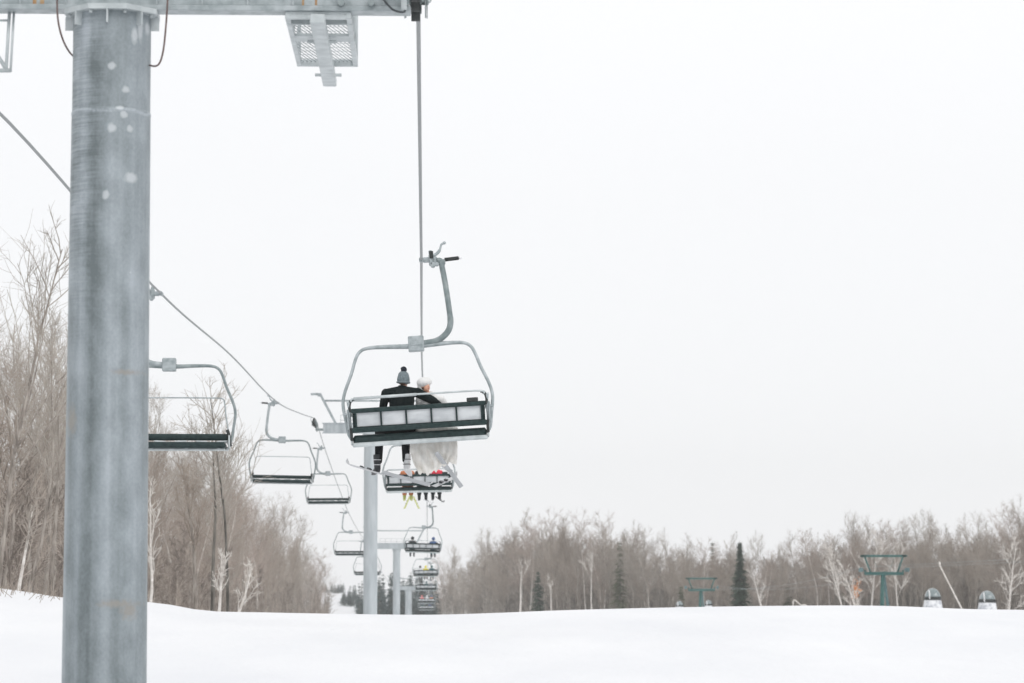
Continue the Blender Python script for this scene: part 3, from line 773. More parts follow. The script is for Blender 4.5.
def groom():
    root = empty('person', C(400, 432, -.02)); tag(root, 'man from behind in black suit jacket and grey bobble hat, arm round the bride', 'person')
    o = root.location.copy()
    L = lambda v: Vector(v) - o
    B = lambda px, py, dy=0: L(C(px, py, dy))
    hc = B(403.5, 382.5, .02)
    sl, sr = B(386.0, 391.6, -.05), B(417.5, 391.0, -.02)
    hipL, hipR = B(393, 428.5, -.02), B(406, 428, -.02)
    kL, kR = B(379.5, 431.5, .46), B(405.5, 430.5, .46)
    aL, aR = B(378.5, 465, .40), B(406, 464, .44)
    eL, wL = B(383, 407, .05), B(386, 424, .30)
    eR, wR = B(433, 400.5, -.18), B(441.5, 406.5, -.02)
    # body: one skin surface under the clothes
    b = MB()
    P, Mx = head(b, hc, (.25, 1, -.05), (0.03, 0.0, 1), 1.02)
    caps(b, [hc + Vector((0, -.01, -.06)), (sl + sr) / 2 + Vector((0, 0, .02))], [.055, .062])
    caps(b, [(sl + sr) / 2 + Vector((0, .01, -.10)), (hipL + hipR) / 2 + Vector((0, 0, .12))], [.12, .10]); caps(b, [hipL, hipR], [.08, .08])
    caps(b, [sl, eL, wL], [.055, .042, .028]); caps(b, [sr, eR, wR], [.055, .042, .028])
    caps(b, [(sl + sr) / 2, sl], [.07, .055]); caps(b, [(sl + sr) / 2, sr], [.07, .055])
    for h_, k_, a_ in ((hipL, kL, aL), (hipR, kR, aR)): caps(b, [h_, k_, a_], [.085, .058, .04]); caps(b, [a_, a_ + Vector((0, .14, -.05))], [.036, .03])
    hand(b, wL, (.15, .8, -.3), (1, 0, 0), (0, -.2, -1), .6); hand(b, wR, (.6, .35, -.6), (0, 1, .3), (-.4, .5, -.6), .5)
    body = remesh(b, 'body', .009, M['skin'], root, 2); eyes(P, Mx, root, 1.02)
    # hair showing under the hat
    b = MB(); b.ell(P(0, -.028, .012), (.082, .086, .07), Mx); remesh(b, 'hair', .012, M['hair'], root, 1)
    # jacket
    b = MB(); mid = (sl + sr) / 2
    caps(b, [mid + Vector((0, -.01, -.10)), mid + Vector((-.01, 0, -.36)), (hipL + hipR) / 2 + Vector((0, 0, .10))], [.165, .158, .165])
    caps(b, [mid + Vector((-.10, -.02, -.13)), mid + Vector((-.09, 0, -.45))], [.125, .12]); caps(b, [mid + Vector((.10, -.01, -.13)), mid + Vector((.09, 0, -.45))], [.125, .12])
    caps(b, [mid + Vector((0, 0, .03)), sl + Vector((.02, 0, -.015))], [.072, .07]); caps(b, [mid + Vector((0, 0, .03)), sr + Vector((-.02, 0, -.015))], [.072, .07])
    caps(b, [sl + Vector((0, 0, -.03)), eL, wL], [.086, .07, .048]); caps(b, [sr + Vector((0, 0, -.03)), eR, wR], [.09, .072, .052])
    b.tube([mid + Vector((.005, 0, .05)), mid + Vector((.008, .005, .105))], [.078, .062], 14)
    caps(b, [hipL + Vector((-.06, 0, .0)), hipL + Vector((-.14, .04, -.015))], [.10, .06]); caps(b, [hipR + Vector((0.05, 0, 0)), hipR + Vector((.1, .05, -.015))], [.10, .07])
    remesh(b, 'jacket', .013, M['suit'], root, 2)
    # trousers
    b = MB()
    for h_, k_, a_ in ((hipL, kL, aL), (hipR, kR, aR)):
        caps(b, [h_, k_, a_.lerp(k_, .12)], [.115, .085, .066])
    caps(b, [hipL + Vector((-.08, 0, 0)), hipR + Vector((.06, 0, 0))], [.115, .115]); remesh(b, 'trousers', .013, M['trouser'], root, 2)
    # boots with buckles
    for a_, cl, nm in ((aL, M['boot_dark'], 1), (aR, M['boot_white'], 2)):
        dirn = Vector((-.35, 1, -.16)).normalized() if nm == 1 else Vector((.25, .9, -.25)).normalized()
        up = Vector((0, -.05, 1)); heel = a_ + Vector((0, -.07, -.13)); b = MB(); boot(b, heel, heel + dirn * .31, up)
        bo = remesh(b, 'boot', .011, cl, root, 1)
        k = MB()
        for j in range(2):
            zc = heel + up * (.14 + .09 * j) + dirn * (.06 + .01 * j)
            k.tube([zc + Vector((.068 * math.cos(a), .068 * math.sin(a), 0)) for a in [i * PI / 6 + PI * .92 for i in range(8)]], .007, 6)
        k.build('buckle', M['boot_white'] if nm == 1 else M['boot_dark'], bo)
    # hat
    b = MB()
    b.ell(P(0, -.012, .055), (.114, .122, .112), Mx); b.ell(P(0, -.018, .105), (.102, .105, .10), Mx)
    b.tube([P(0, -.014, -.015), P(0, -.014, .055)], [.108, .116], 20); hat = remesh(b, 'hat', .012, M['knit'], root, 1)
    rib = MB(); rib.tube([P(.104 * math.cos(a), -.014 + .112 * math.sin(a), .0) for a in [i * PI / 14 for i in range(28)]], .018, 8, closed=True); rib.build('hat_cuff', M['knit'], hat)
    b = MB(); rnd = random.Random(4)
    pc = P(0, -.02, .222); b.ell(pc, .05)
    for i in range(60):
        v = Vector((rnd.gauss(0, 1), rnd.gauss(0, 1), rnd.gauss(0, 1))).normalized(); b.ell(pc + v * .045, .014, nu=6, nv=5)
    b.build('pompom', M['pompom'], hat)
groom()

def bride():
    root = empty('person', C(434, 431, 0)); tag(root, 'woman in white hat and ivory wedding dress leaning on the groom, face turned sideways', 'person')
    o = root.location.copy(); L = lambda v: Vector(v) - o
    B = lambda px, py, dy=0: L(C(px, py, dy))
    hc = B(425.5, 386, -.02)
    sl, sr = B(420.5, 400, .02), B(440.5, 400.5, .02)
    hipL, hipR = B(425, 429, 0), B(439, 428, 0)
    kL, kR = B(424, 432, .46), B(441, 431, .46)
    aL, aR = B(427, 461, .40), B(440, 458, .36)
    eR, wR = B(449, 413, .12), B(444, 420, .36); eL, wL = B(420, 412, .15), B(428, 420, .34)
    b = MB()
    P, Mx = head(b, hc, (.55, -.75, -.25), (-.16, 0.06, 1), .97)
    caps(b, [hc + Vector((0, .0, -.06)), (sl + sr) / 2 + Vector((0, 0, .01))], [.045, .05])
    caps(b, [(sl + sr) / 2 + Vector((0, 0, -.07)), (hipL + hipR) / 2], [.11, .115])
    caps(b, [sl, eL, wL], [.045, .034, .023]); caps(b, [sr, eR, wR], [.045, .034, .023]); caps(b, [sl, sr], [.05, .05])
    for h_, k_, a_ in ((hipL, kL, aL), (hipR, kR, aR)): caps(b, [h_, k_, a_], [.08, .052, .036]); caps(b, [a_, a_ + Vector((0, .12, -.05))], [.033, .027])
    hand(b, wL, (.5, .7, -.3), (1, -.5, 0), (0, -.2, -1), .6, .9); hand(b, wR, (-.5, .7, -.3), (1, .5, 0), (0, -.2, -1), .6, .9)
    remesh(b, 'body', .009, M['skin'], root, 2); eyes(P, Mx, root, .97)
    b = MB(); b.ell(P(0, -.03, .0), (.082, .078, .085), Mx); remesh(b, 'hair', .012, M['hair'], root, 1)
    b = MB(); b.ell(P(0, -.02, .07), (.138, .142, .098), Mx); b.ell(P(0, -.08, -.01), (.115, .075, .13), Mx)
    hat = remesh(b, 'hat', .012, M['fur'], root, 1)
    # fur stole and bodice
    b = MB(); mid = (sl + sr) / 2
    caps(b, [mid + Vector((0, 0, -.09)), mid + Vector((0, 0, -.3)), (hipL + hipR) / 2 + Vector((0, 0, .03))], [.145, .125, .15])
    caps(b, [sl, sr], [.088, .09]); caps(b, [mid, mid + Vector((0.02, 0, .09))], [.09, .075])
    caps(b, [sr, eR, wR], [.09, .075, .055]); caps(b, [sl, eL, wL], [.085, .07, .05])
    remesh(b, 'jacket', .013, M['fur'], root, 2)
    # skirt: gathered cloth over the lap, hanging in front of the seat with folds and a ragged hem
    b = MB(); nx, nz = 60, 26; vs = []
    for j in range(nz + 1):
        v = j / nz
        for i in range(nx + 1):
            u = i / nx; a = (u - .5) * 2
            left = interp(v, [(0, 419), (.25, 415), (.42, 411), (.58, 410), (.8, 413), (1, 419)])
            right = interp(v, [(0, 447), (.25, 455), (.42, 457), (.8, 457.5), (1, 456)])
            px = left + (right - left) * u
            hem = 470.5 + 3.5 * math.sin(u * 5 + .7) - 9 * max(0, u - .45) + 1.1 * math.sin(u * 27 + 1) + .7 * math.sin(u * 58)
            py = interp(v, [(0, 422), (.22, 427), (.34, 430.5), (.42, 441), (1, hem)])
            yy = interp(v, [(0, -.05), (.22, .05), (.34, .20), (.42, .33), (1, .27)])
            fold = (.022 + .03 * max(0, v - .4)) * math.sin(u * 21 + 2.5 * math.sin(v * 4)) * min(1, v * 1.6) + .012 * math.sin(u * 47 + v * 9 + 2 * math.sin(v * 7))
            vs.append(B(px, py, yy - .10 * (1 - a * a) * (v > .4) * .5 + fold))
    fs = [(j * (nx + 1) + i, j * (nx + 1) + i + 1, (j + 1) * (nx + 1) + i + 1, (j + 1) * (nx + 1) + i) for j in range(nz) for i in range(nx)]
    b.add(vs, fs, True); sk = b.build('skirt', M['dress'], root)
    so = sk.modifiers.new('thick', 'SOLIDIFY'); so.thickness = .012
    # back of the skirt bunched on the seat, seen in the gap under the backrest
    b = MB(); caps(b, [B(423, 429, -.05), B(447, 428, -.02)], [.12, .10]); caps(b, [B(423, 430, .2), B(449, 429, .2)], [.10, .09]); caps(b, [B(447, 428.5, -.12), B(456, 429, .05)], [.045, .04])
    remesh(b, 'skirt_back', .014, M['dress'], root, 2)
    for a_, dirn in ((aL, Vector((.2, .9, -.35)).normalized()), (aR, Vector((.5, .8, -.4)).normalized())):
        heel = a_ + Vector((0, -.06, -.12)); b = MB(); boot(b, heel, heel + dirn * .28, (0, 0, 1), .92); bo = remesh(b, 'boot', .011, M['boot_white'], root, 1)
        k = MB()
        for j in range(3):
            zc = heel + Vector((0, 0, 1)) * (.13 + .065 * j) + dirn * (.06 + .01 * j)
            k.tube([zc + Vector((.066 * math.cos(a), .066 * math.sin(a), 0)) for a in [i * PI / 6 + PI * .92 for i in range(8)]], .007, 6)
        k.build('buckle', M['navy'], bo)
bride()
def ski_px(a, b_, dya, L, w, m, label, roll=0, sgn=1):
    """ski seen between two points; the rest of its length runs along the line"""
    p = C(a[0], a[1], dya); q0 = C(b_[0], b_[1], dya); lat = (q0 - p).length
    dy = math.sqrt(max(.01, L * L - lat * lat)) * sgn
    q = C(b_[0], b_[1], dya + dy)
    return ski(p, q, w, m, label, roll=roll)
ski_px((382, 474.5), (344.5, 463.5), -.1, 1.62, .08, M['ski'], 'grey ski sticking out to the left under the dark boot of the groom', .5)
ski_px((383, 472.5), (434.5, 486.5), -.2, 1.62, .095, M['ski'], 'long grey ski slanting down right under the white boot of the groom', -.55)
ski_px((433, 487), (455.5, 477), -.1, 1.5, .09, M['ski'], 'short-looking pale ski rising to the right at the lowest point under the bride', .3)
ski_px((436.5, 453), (464, 490.5), -.15, 1.5, .085, M['ski'], 'steep grey ski crossing the hanging wedding dress', -.7)
ski_extra = MB()

# --- passengers: one seated skier, cloth colours vary
def make_rider():
    t = empty('person')
    b = MB()          # origin: seat point, +y forward
    P, Mx = head(b, (0, .02, .72), (0, 1, -.05), (0, 0, 1), 1.0)
    caps(b, [(0, 0, .65), (0, 0, .55)], [.05, .055]); caps(b, [(0, 0, .45), (0, 0, .08)], [.13, .13])
    caps(b, [(-.17, 0, .50), (-.22, .08, .26), (-.12, .32, .22)], [.055, .042, .03]); caps(b, [(.17, 0, .50), (.22, .08, .26), (.12, .32, .22)], [.055, .042, .03]); caps(b, [(-.17, 0, .5), (.17, 0, .5)], [.07, .07])
    for s_ in (-1, 1): caps(b, [(s_ * .1, 0, .08), (s_ * .12, .46, .06), (s_ * .12, .44, -.36)], [.085, .06, .045])
    remesh(b, 'body', .016, M['skin'], t, 2)
    b = MB(); caps(b, [(0, -.01, .44), (0, 0, .12)], [.17, .17]); caps(b, [(-.1, -.01, .42), (-.09, 0, .12)], [.12, .12]); caps(b, [(.1, -.01, .42), (.09, 0, .12)], [.12, .12])
    for s_ in (-1, 1): caps(b, [(0, 0, .53), (s_ * .18, 0, .48), (s_ * .25, .08, .25), (s_ * .12, .33, .22)], [.075, .085, .07, .055])
    b.tube([(0, .0, .5), (0, .01, .62)], [.09, .075], 12); remesh(b, 'jacket', .02, M['black'], t, 2)
    b = MB()
    for s_ in (-1, 1): caps(b, [(s_ * .1, 0, .09), (s_ * .12, .46, .07), (s_ * .12, .44, -.26)], [.115, .095, .085])
    caps(b, [(-.1, 0, .09), (.1, 0, .09)], [.12, .12]); remesh(b, 'trousers', .02, M['black'], t, 2)
    for s_ in (-1, 1):
        b = MB(); boot(b, (s_ * .12, .37, -.50), (s_ * .14, .68, -.52), (0, 0, 1)); remesh(b, 'boot', .016, M['boot_dark'], t, 1)
    b = MB(); b.ell(P(0, -.01, .04), (.118, .13, .115), Mx); b.ell(P(0, -.03, .0), (.112, .10, .09), Mx); h = remesh(b, 'helmet', .016, M['black'], t, 1)
    b = MB(); b.box(P(0, .095, .02), (.14, .05, .07), Mx, bev=.02); b.build('goggles', M['rubber'], h)
    for ch in t.children:
        if ch.type == 'MESH':
            m = ch.data.materials[0]; ch.material_slots[0].link = 'OBJECT'; ch.material_slots[0].material = m
    return t
proto = make_rider(); first_used = [False]
def rider(ch, off, jacket, trousers, helmet, label, group, boots=None, dz=0.0, turn=0):
    t = proto if not first_used[0] else copy_tree(proto); first_used[0] = True
    # seat point on the chair, tilted with it
    R_ = ch.rotation_euler.to_matrix()
    t.location = Vector(ch.location) + R_ @ Vector((CX + off, -.04, -3.0 + dz)); t.rotation_euler = (0, ch.rotation_euler.y, turn)
    tag(t, label, 'person', group)
    for c in t.children:
        k = c.name.split('.')[0]
        mm = dict(jacket=jacket, trousers=trousers, helmet=helmet, boot=boots or 'boot_dark').get(k)
        if mm: c.material_slots[0].link = 'OBJECT'; c.material_slots[0].material = M[mm]
    return t
c2, c3, c4, c5, c6, c7 = chairs[1:]
G = 'riders on the chairs ahead'
r1 = rider(c2, -.42, 'orange', 'orange', 'navy', 'rider in orange trousers with yellow boots hanging under the mid-size chair', G, 'yellow')
r2 = rider(c2, .12, 'black', 'black', 'white_c', 'rider in black whose thin dark legs hang under the middle of the mid-size chair', G)
r3 = rider(c2, .62, 'red', 'black', 'white_c', 'rider in a red jacket behind the hem of the wedding dress', G)
rider(c3, -.72, 'black', 'black', 'black', 'rider with dark helmet at the left end of the chair by the third tower', G)
rider(c3, .72, 'blue', 'teal_c', 'blue', 'rider in blue at the right end of the small chair by the third tower', G)
rider(c4, -.55, 'white_c', 'black', 'black', 'rider in pale jacket and black trousers left of the yellow jacket rider', G)
rider(c4, 0, 'yellowcloth', 'tan', 'yellowcloth', 'rider in a bright yellow jacket on a tiny distant chair', G)
rider(c4, .6, 'teal_c', 'teal_c', 'teal_c', 'rider in dark green right of the yellow jacket rider', G)
rider(c5, -.5, 'black', 'black', 'black', 'left rider in black on the tiny chair below the yellow jacket', G)
rider(c5, .05, 'teal_c', 'black', 'teal_c', 'middle rider in dark green on the tiny chair below the yellow jacket', G)
rider(c5, .6, 'grey_c', 'black', 'white_c', 'right rider in grey jacket on the tiny chair below the yellow jacket', G)
rider(c6, -.62, 'pink', 'blue', 'pink', 'rider in a pink jacket on the tiny chair near the snow line', G)
rider(c6, .08, 'white_c', 'teal_c', 'white_c', 'rider in a white jacket between pink and orange on the tiny chair', G)
rider(c6, .72, 'orange', 'blue', 'blue', 'rider in an orange jacket on the tiny chair near the snow line', G)
rider(c7, -.6, 'teal_c', 'black', 'black', 'left rider in dark green on the farthest chair', G)
rider(c7, -.05, 'black', 'black', 'black', 'middle rider in black on the farthest chair', G)
rider(c7, .5, 'blue', 'black', 'black', 'right rider in blue on the farthest chair', G)
# skis of the mid-size chair
def ski2(px0, py0, px1, py1, m, lab):
    p = at(px0, py0, 104.2); q = at(px1, py1, 104.2); lat = (q - p).length; dy = math.sqrt(max(.01, 1.65 ** 2 - lat ** 2)); q = at(px1, py1, 104.2 + dy)
    ski(p, q, .075, m, lab, group='skis of the riders ahead')
ski2(409.5, 497, 404, 510, M['yellow'], 'left one of the two splayed yellow skis')
ski2(413.5, 497, 419.5, 510, M['yellow'], 'right one of the two splayed yellow skis')
ski2(424, 500, 431, 503, M['ski_white'], 'thin white ski under the middle rider in black')
ski2(436, 497, 444, 503, M['boot_dark'], 'black ski under the rider in the red jacket')

# ---------------------------------------------------------------- green lift towers, cabins and pole on the right
def green_tower(px, Y, k, ytop, ybeam, lab, hw=19.5):
    c = at(px, ybeam, Y); gz = ground(c.x, Y) - .3
    t = empty('old_lift_tower', (c.x, Y, gz)); tag(t, lab, 'lift tower', 'teal lift towers on the right')
    m_ = Y / F; zb = c.z - gz; zt_ = zf(ytop, Y, c.x) - gz
    b = MB(); b.tube([(-.25 * k, 0, 0), (-.12 * k, 0, zb)], [.22 * k, .15 * k], 12); b.build('shaft', M['teal'], t)
    b = MB(); b.box((.32 * k, .3, zb / 2 + .2), (.22 * k, .12, zb * .98), Matrix.Rotation(-.12, 3, 'Y'), bev=.02)
    for q in range(14): b.box((.05 * k + .4 * k * (1 - q / 14), .15, .3 + q * zb / 15), (.3, .03, .03))
    b.build('ladder', M['teal_pale'], t)
    W = hw * m_
    b = MB(); b.box((0, 0, zb), (2 * W, .26, .27), bev=.02); b.box((0, -.12, zb - .02), (.35, .06, .35), bev=.02)
    for s_ in (-1, 1): b.box((s_ * W * .98, 0, zb + .12), (.12, .2, .34))
    b.build('crossarm', M['teal'], t)
    b = MB(); b.box((0, 0, zt_), (2 * W * 1.16, .14, .19), bev=.01)
    for s_ in (-1, 1):
        b.box((s_ * W * 1.06, 0, zt_), (W * .28, .14, .16), bev=.02)
        p = Vector((s_ * W * 1.0, 0, zt_)); q = Vector((s_ * W * .68, 0, zb)); b.tube([p, q], .075, 6)
        b.tube([(s_ * W * .2, 0, zb), (s_ * W * .62, 0, zt_)], .012, 5)
    b.build('lifting_frame', M['teal'], t)
    for s_ in (-1, 1):
        b = MB()
        for q in (-.75, -.25, .25, .75): b.tube([(s_ * (W + .32) - .05, q, zb + .30), (s_ * (W + .32) + .05, q, zb + .30)], .17, 14)
        b.box((s_ * (W + .24), 0, zb + .30), (.08, 1.7, .12)); b.build('sheaves', M['teal_pale'], t)
    return c, W
ca, Wa = green_tower(884, 238, 1.0, 556, 573.5, 'teal T-shaped lift tower with goalpost frame, larger and farther right')
cb, Wb = green_tower(701.5, 330, .95, 578.5, 590, 'teal T-shaped lift tower, smaller one near the centre of the right wood', 13.2)
for s_, lab in ((-1, 'thin rope strung between the two teal towers, left strand'), (1, 'thin rope strung between the two teal towers, right strand')):
    p = Vector((ca.x + s_ * (Wa + .32), 238, ca.z + .5)); q = Vector((cb.x + s_ * (Wb + .32), 330, cb.z + .5))
    pts = []
    for i in range(31):
        u = i / 30; v = p.lerp(q, u); v.z -= 1.0 * 4 * u * (1 - u); pts.append(v)
    e = p + (p - q) * .5; e.z -= .5
    b = MB(); b.tube([e] + pts, .011, 6); o = b.build('lift_rope', M['galv']); tag(o, lab, 'rope')

def cabin(px, top, w, Y, lab):
    m_ = Y / F; W = w * m_; c = at(px, top, Y); gz = ground(c.x, Y)
    H = max(2.0, c.z - gz); t = empty('gondola_cabin', (c.x, Y, gz)); tag(t, lab, 'cabin', 'rounded cabins on the right')
    zb = H - 11.5 / 18 * W
    def shell(z0, z1, infl, n=14, nu=28):
        b = MB(); vs = []; fs = []
        for j in range(n + 1):
            z = z0 + (z1 - z0) * j / n; v = z / H
            t_ = (z - zb) / (H - zb)
            r = (max(.05, .86 * math.sqrt(max(0, 1 - max(0, min(1, t_)) ** 2.3))) if t_ > 0 else .86 + .14 * min(1, -t_ * 1.6)) * infl
            for i in range(nu):
                a = 2 * PI * i / nu; ca_, sa_ = math.cos(a), math.sin(a)
                sq = 1 / (abs(ca_) ** 3.2 + abs(sa_) ** 3.2) ** (1 / 3.2)
                vs.append((W / 2 * r * sq * ca_, W / 2 * 1.1 * r * sq * sa_, z))
        for j in range(n):
            for i in range(nu): fs.append((j * nu + i, j * nu + (i + 1) % nu, (j + 1) * nu + (i + 1) % nu, (j + 1) * nu + i))
        fs.append(tuple(range(nu))[::-1]); fs.append(tuple(n * nu + i for i in range(nu)))
        b.add(vs, fs, True); return b
    shell(.12, zb, 1.0).build('lower_shell', M['cabin_shell'], t)
    shell(zb + .02, H, .985).build('glazing', M['glass'], t)
    shell(zb - .01, zb + .17 * W, 1.02, n=3).build('window_band', M['rubber'], t)
    b = MB(); b.tube([(-W * .24, -W * .46 * math.sqrt(max(0, 1 - q ** 2.3)) - .02, zb + (H - zb) * q) for q in (.05, .25, .45, .65, .8)], .05, 6); b.build('pillar', M['white_paint'], t)
    b = MB(); b.box((0, 0, .06), (W * .8, W * .8, .12), bev=.02); b.build('skid', M['galv_dark'], t)
cabin(932.5, 588.0, 18.5, 236, 'rounded cabin with dark window band poking above the snow, left of the leaning white pole')
cabin(987, 590.5, 18.5, 236, 'rounded cabin with dark window band poking above the snow, right of the leaning white pole')
cabin(679.5, 601, 8.5, 340, 'tiny rounded grey cabin left of the smaller teal tower')
cabin(708.5, 600, 8.5, 342, 'tiny rounded grey cabin right of the smaller teal tower')
b = MB(); p = at(975, 612, 180); p.z = ground(p.x, 180); q = at(940, 566, 180)
b.tube([p, q], [.06, .045], 10); b.tube([q, q + Vector((-.03, 0, .22))], .06, 10); b.ell(q + Vector((-.03, 0, .22)), .065, nu=10, nv=6)
o = b.build('snowmaking_pole', M['birch']); tag(o, 'thin whitish pole leaning left between the two larger cabins', 'pole')

# ---------------------------------------------------------------- trees
def rot_dir(d, ang, az):
    d = d.normalized(); a = d.orthogonal().normalized(); c = d.cross(a)
    return (d * math.cos(ang) + (a * math.cos(az) + c * math.sin(az)) * math.sin(ang)).normalized()
def gen_tree(seed, H=14, r0=.16, lean=0.0, nb=26, start=.3, spread=.75, sub=7, subsub=5, blen=.36, wob=.07, trunk_sides=7, tw=.010, forks=0, up=.35):
    rnd = random.Random(seed); T = MB(); Cn = MB()
    pts = []; p = Vector((0, 0, -.3)); d = Vector((lean, 0, 1)).normalized(); n = 12
    for i in range(n + 1):
        pts.append(p.copy()); p = p + d * (H * 1.02 / n); d = (d + Vector((rnd.gauss(0, wob), rnd.gauss(0, wob), .05))).normalized()
    rr = [r0 * (1 - .93 * (i / n) ** 1.1) + .008 for i in range(n + 1)]
    T.tube(pts, rr, trunk_sides, cap=False)
    def line(p, d, L, r, seg, upw, g=.12):
        q = [p.copy()]; dd = d.copy(); pos = [(p.copy(), dd.copy())]
        for i in range(seg):
            dd = (dd + Vector((rnd.gauss(0, g), rnd.gauss(0, g), rnd.gauss(0, g) + upw))).normalized()
            p = p + dd * L / seg; q.append(p.copy()); pos.append((p.copy(), dd.copy()))
        return q, pos
    for k in range(nb):
        u = start + (1 - start) * (k + rnd.random()) / nb; u = min(u, .985)
        i = int(u * n); f = u * n - i; base = pts[i].lerp(pts[min(i + 1, n)], f); r = (rr[i] * (1 - f) + rr[min(i + 1, n)] * f)
        td = (pts[min(i + 1, n)] - pts[i]).normalized()
        ang = rnd.uniform(.45, 1.0) * spread; L = H * blen * (1.15 - .75 * (u - start) / (1 - start)) * rnd.uniform(.6, 1.15)
        d1 = rot_dir(td, ang, rnd.uniform(0, 2 * PI))
        big = k < forks
        q, pos = line(base, d1, L * (1.5 if big else 1), r, 5, .06 + .1 * up)
        rb = max(r * (.5 if big else .27), .011)
        (T if big else Cn).tube(q, [rb * (1 - .75 * j / 5) + .004 for j in range(6)], 5 if big else 4, cap=False, sm=True)
        for m_ in range(int(sub * (2 if big else 1))):
            t = rnd.uniform(.15, 1); j = min(int(t * 5), 4); b0 = q[j].lerp(q[j + 1], t * 5 - j)
            d2 = rot_dir(pos[j][1], rnd.uniform(.35, .9), rnd.uniform(0, 2 * PI)); L2 = L * rnd.uniform(.25, .55) * (1.2 - .5 * t)
            q2, pos2 = line(b0, d2, L2, 0, 3, .10, .16)
            Cn.tube(q2, [tw * 1.3, tw * 1.1, tw * .9, tw * .5], 3, cap=False, sm=False)
            for s_ in range(subsub):
                t2 = rnd.uniform(.1, 1); j2 = min(int(t2 * 3), 2); b1 = q2[j2].lerp(q2[j2 + 1], t2 * 3 - j2)
                d3 = rot_dir(pos2[j2][1], rnd.uniform(.3, .9), rnd.uniform(0, 2 * PI))
                q3, _ = line(b1, d3, L2 * rnd.uniform(.3, .75), 0, 2, .08, .2)
                Cn.tube(q3, [tw * .8, tw * .65, tw * .35], 3, cap=False, sm=False)
    return T, Cn
def gen_conifer(seed, H=12, W=1.9, dens=1.0):
    rnd = random.Random(seed); T = MB(); Cn = MB()
    T.tube([(0, 0, -.3), (0, 0, H * .5), (0, 0, H)], [.16, .09, .012], 7, cap=False)
    layers = int(H * 4.5 * dens)
    for k in range(layers):
        z = H * (.08 + .9 * (k + rnd.random()) / layers); rr = W * (1 - (z / H)) ** .85 * rnd.uniform(.45, 1.25) + .12
        for a_ in range(7):
            az = rnd.uniform(0, 2 * PI); L = rr * rnd.uniform(.55, 1.05); dr = rnd.uniform(-.35, .05)
            d = Vector((math.cos(az), math.sin(az), dr)).normalized(); s_ = Vector((-math.sin(az), math.cos(az), 0))
            b0 = Vector((0, 0, z)); n = max(2, int(L / .16))
            for i in range(n):
                t = (i + .5) / n; c = b0 + d * L * t + Vector((0, 0, -.22 * t * t * L)); w_ = .14 + .14 * (1 - t)
                for q in (-1, 1):
                    tip = c + s_ * q * (w_ + rnd.uniform(0, .12)) + d * .14 + Vector((0, 0, rnd.uniform(-.12, .02)))
                    Cn.add([c - d * .05 + Vector((0, 0, .035)), c + d * .08 + Vector((0, 0, -.02)), tip], [(0, 1, 2)])
            Cn.add([b0 + Vector((0, 0, .03)), b0 + d * L, b0 + d * L * .6 + Vector((0, 0, -.06)) + s_ * .05], [(0, 1, 2)])
    return T, Cn
def tree_thing(gen, name, bark, twig, loc, rz_, label, cat='tree', group=None, sc=1.0):
    T, Cn = gen; t = empty(name, loc, rz_); t.scale = (sc, sc, sc)
    T.build('trunk', bark, t, fix=False); Cn.build('crown', twig, t, fix=False)
    return tag(t, label, cat, group)

rnd = random.Random(77)
LG, RG = 'bare trees of the wood on the left', 'bare trees of the wood on the right'
LL = 'bare grey-brown tree among many in the dense wood on the left'
RL = 'bare grey-brown tree among many in the wood across the right horizon'
protosL = []; 
specs = [dict(H=14, r0=.095, nb=26, start=.28, spread=.7, up=.5), dict(H=15.5, r0=.12, nb=26, start=.35, spread=.85), dict(H=12, r0=.075, nb=30, start=.15, spread=.7, up=.6),
         dict(H=16, r0=.13, nb=28, start=.4, spread=.75, forks=3), dict(H=13, r0=.085, nb=28, start=.22, spread=.9), dict(H=15, r0=.10, nb=30, start=.3, spread=.6, forks=2, up=.6)]
twm = ['twig', 'twig_grey', 'twig', 'twig_grey', 'twig_warm', 'twig']
for i, s_ in enumerate(specs):
    t = tree_thing(gen_tree(100 + i, **s_), 'bare_tree', M['birch' if i == 4 else 'bark'], M[twm[i]], (0, 0, 0), 0, LL, group=LG); protosL.append(t)
usedp = [False] * len(protosL)
def place_tree(i, x, y, sc, rz_, label, group):
    t = protosL[i] if not usedp[i] else copy_tree(protosL[i]); usedp[i] = True
    t.location = (x, y, ground(x, y) - .1); t.rotation_euler = (0, 0, rz_); t.scale = (sc, sc, sc * rnd.uniform(.95, 1.05)); t['label'] = label; t['group'] = group
# left wood: front edge runs beside the lift corridor
def left_edge(Y): return interp(Y, [(60, -12.6), (90, -13.4), (150, -15.0), (200, -16.3), (260, -17.6), (340, -18.5), (450, -19.5), (560, -19.8)])
Y = 66.0; n = 0
while Y < 560:
    for row in range(2):
        x = left_edge(Y) - row * rnd.uniform(2.0, 4.5) - rnd.uniform(0, 1.6)
        y = Y + rnd.uniform(-2, 2)
        hmax = interp(Y, [(66, 9.0), (100, 9.8), (150, 12), (200, 13.8), (300, 14.2), (420, 13), (560, 12)])
        base = rnd.choice([0, 1, 2, 3, 4, 5]); H0 = specs[base]['H']
        place_tree(base, x, y, hmax / H0 * rnd.uniform(.72, 1.12), rnd.uniform(0, 6.28), LL, LG); n += 1
    Y += 3.4 + Y * .022
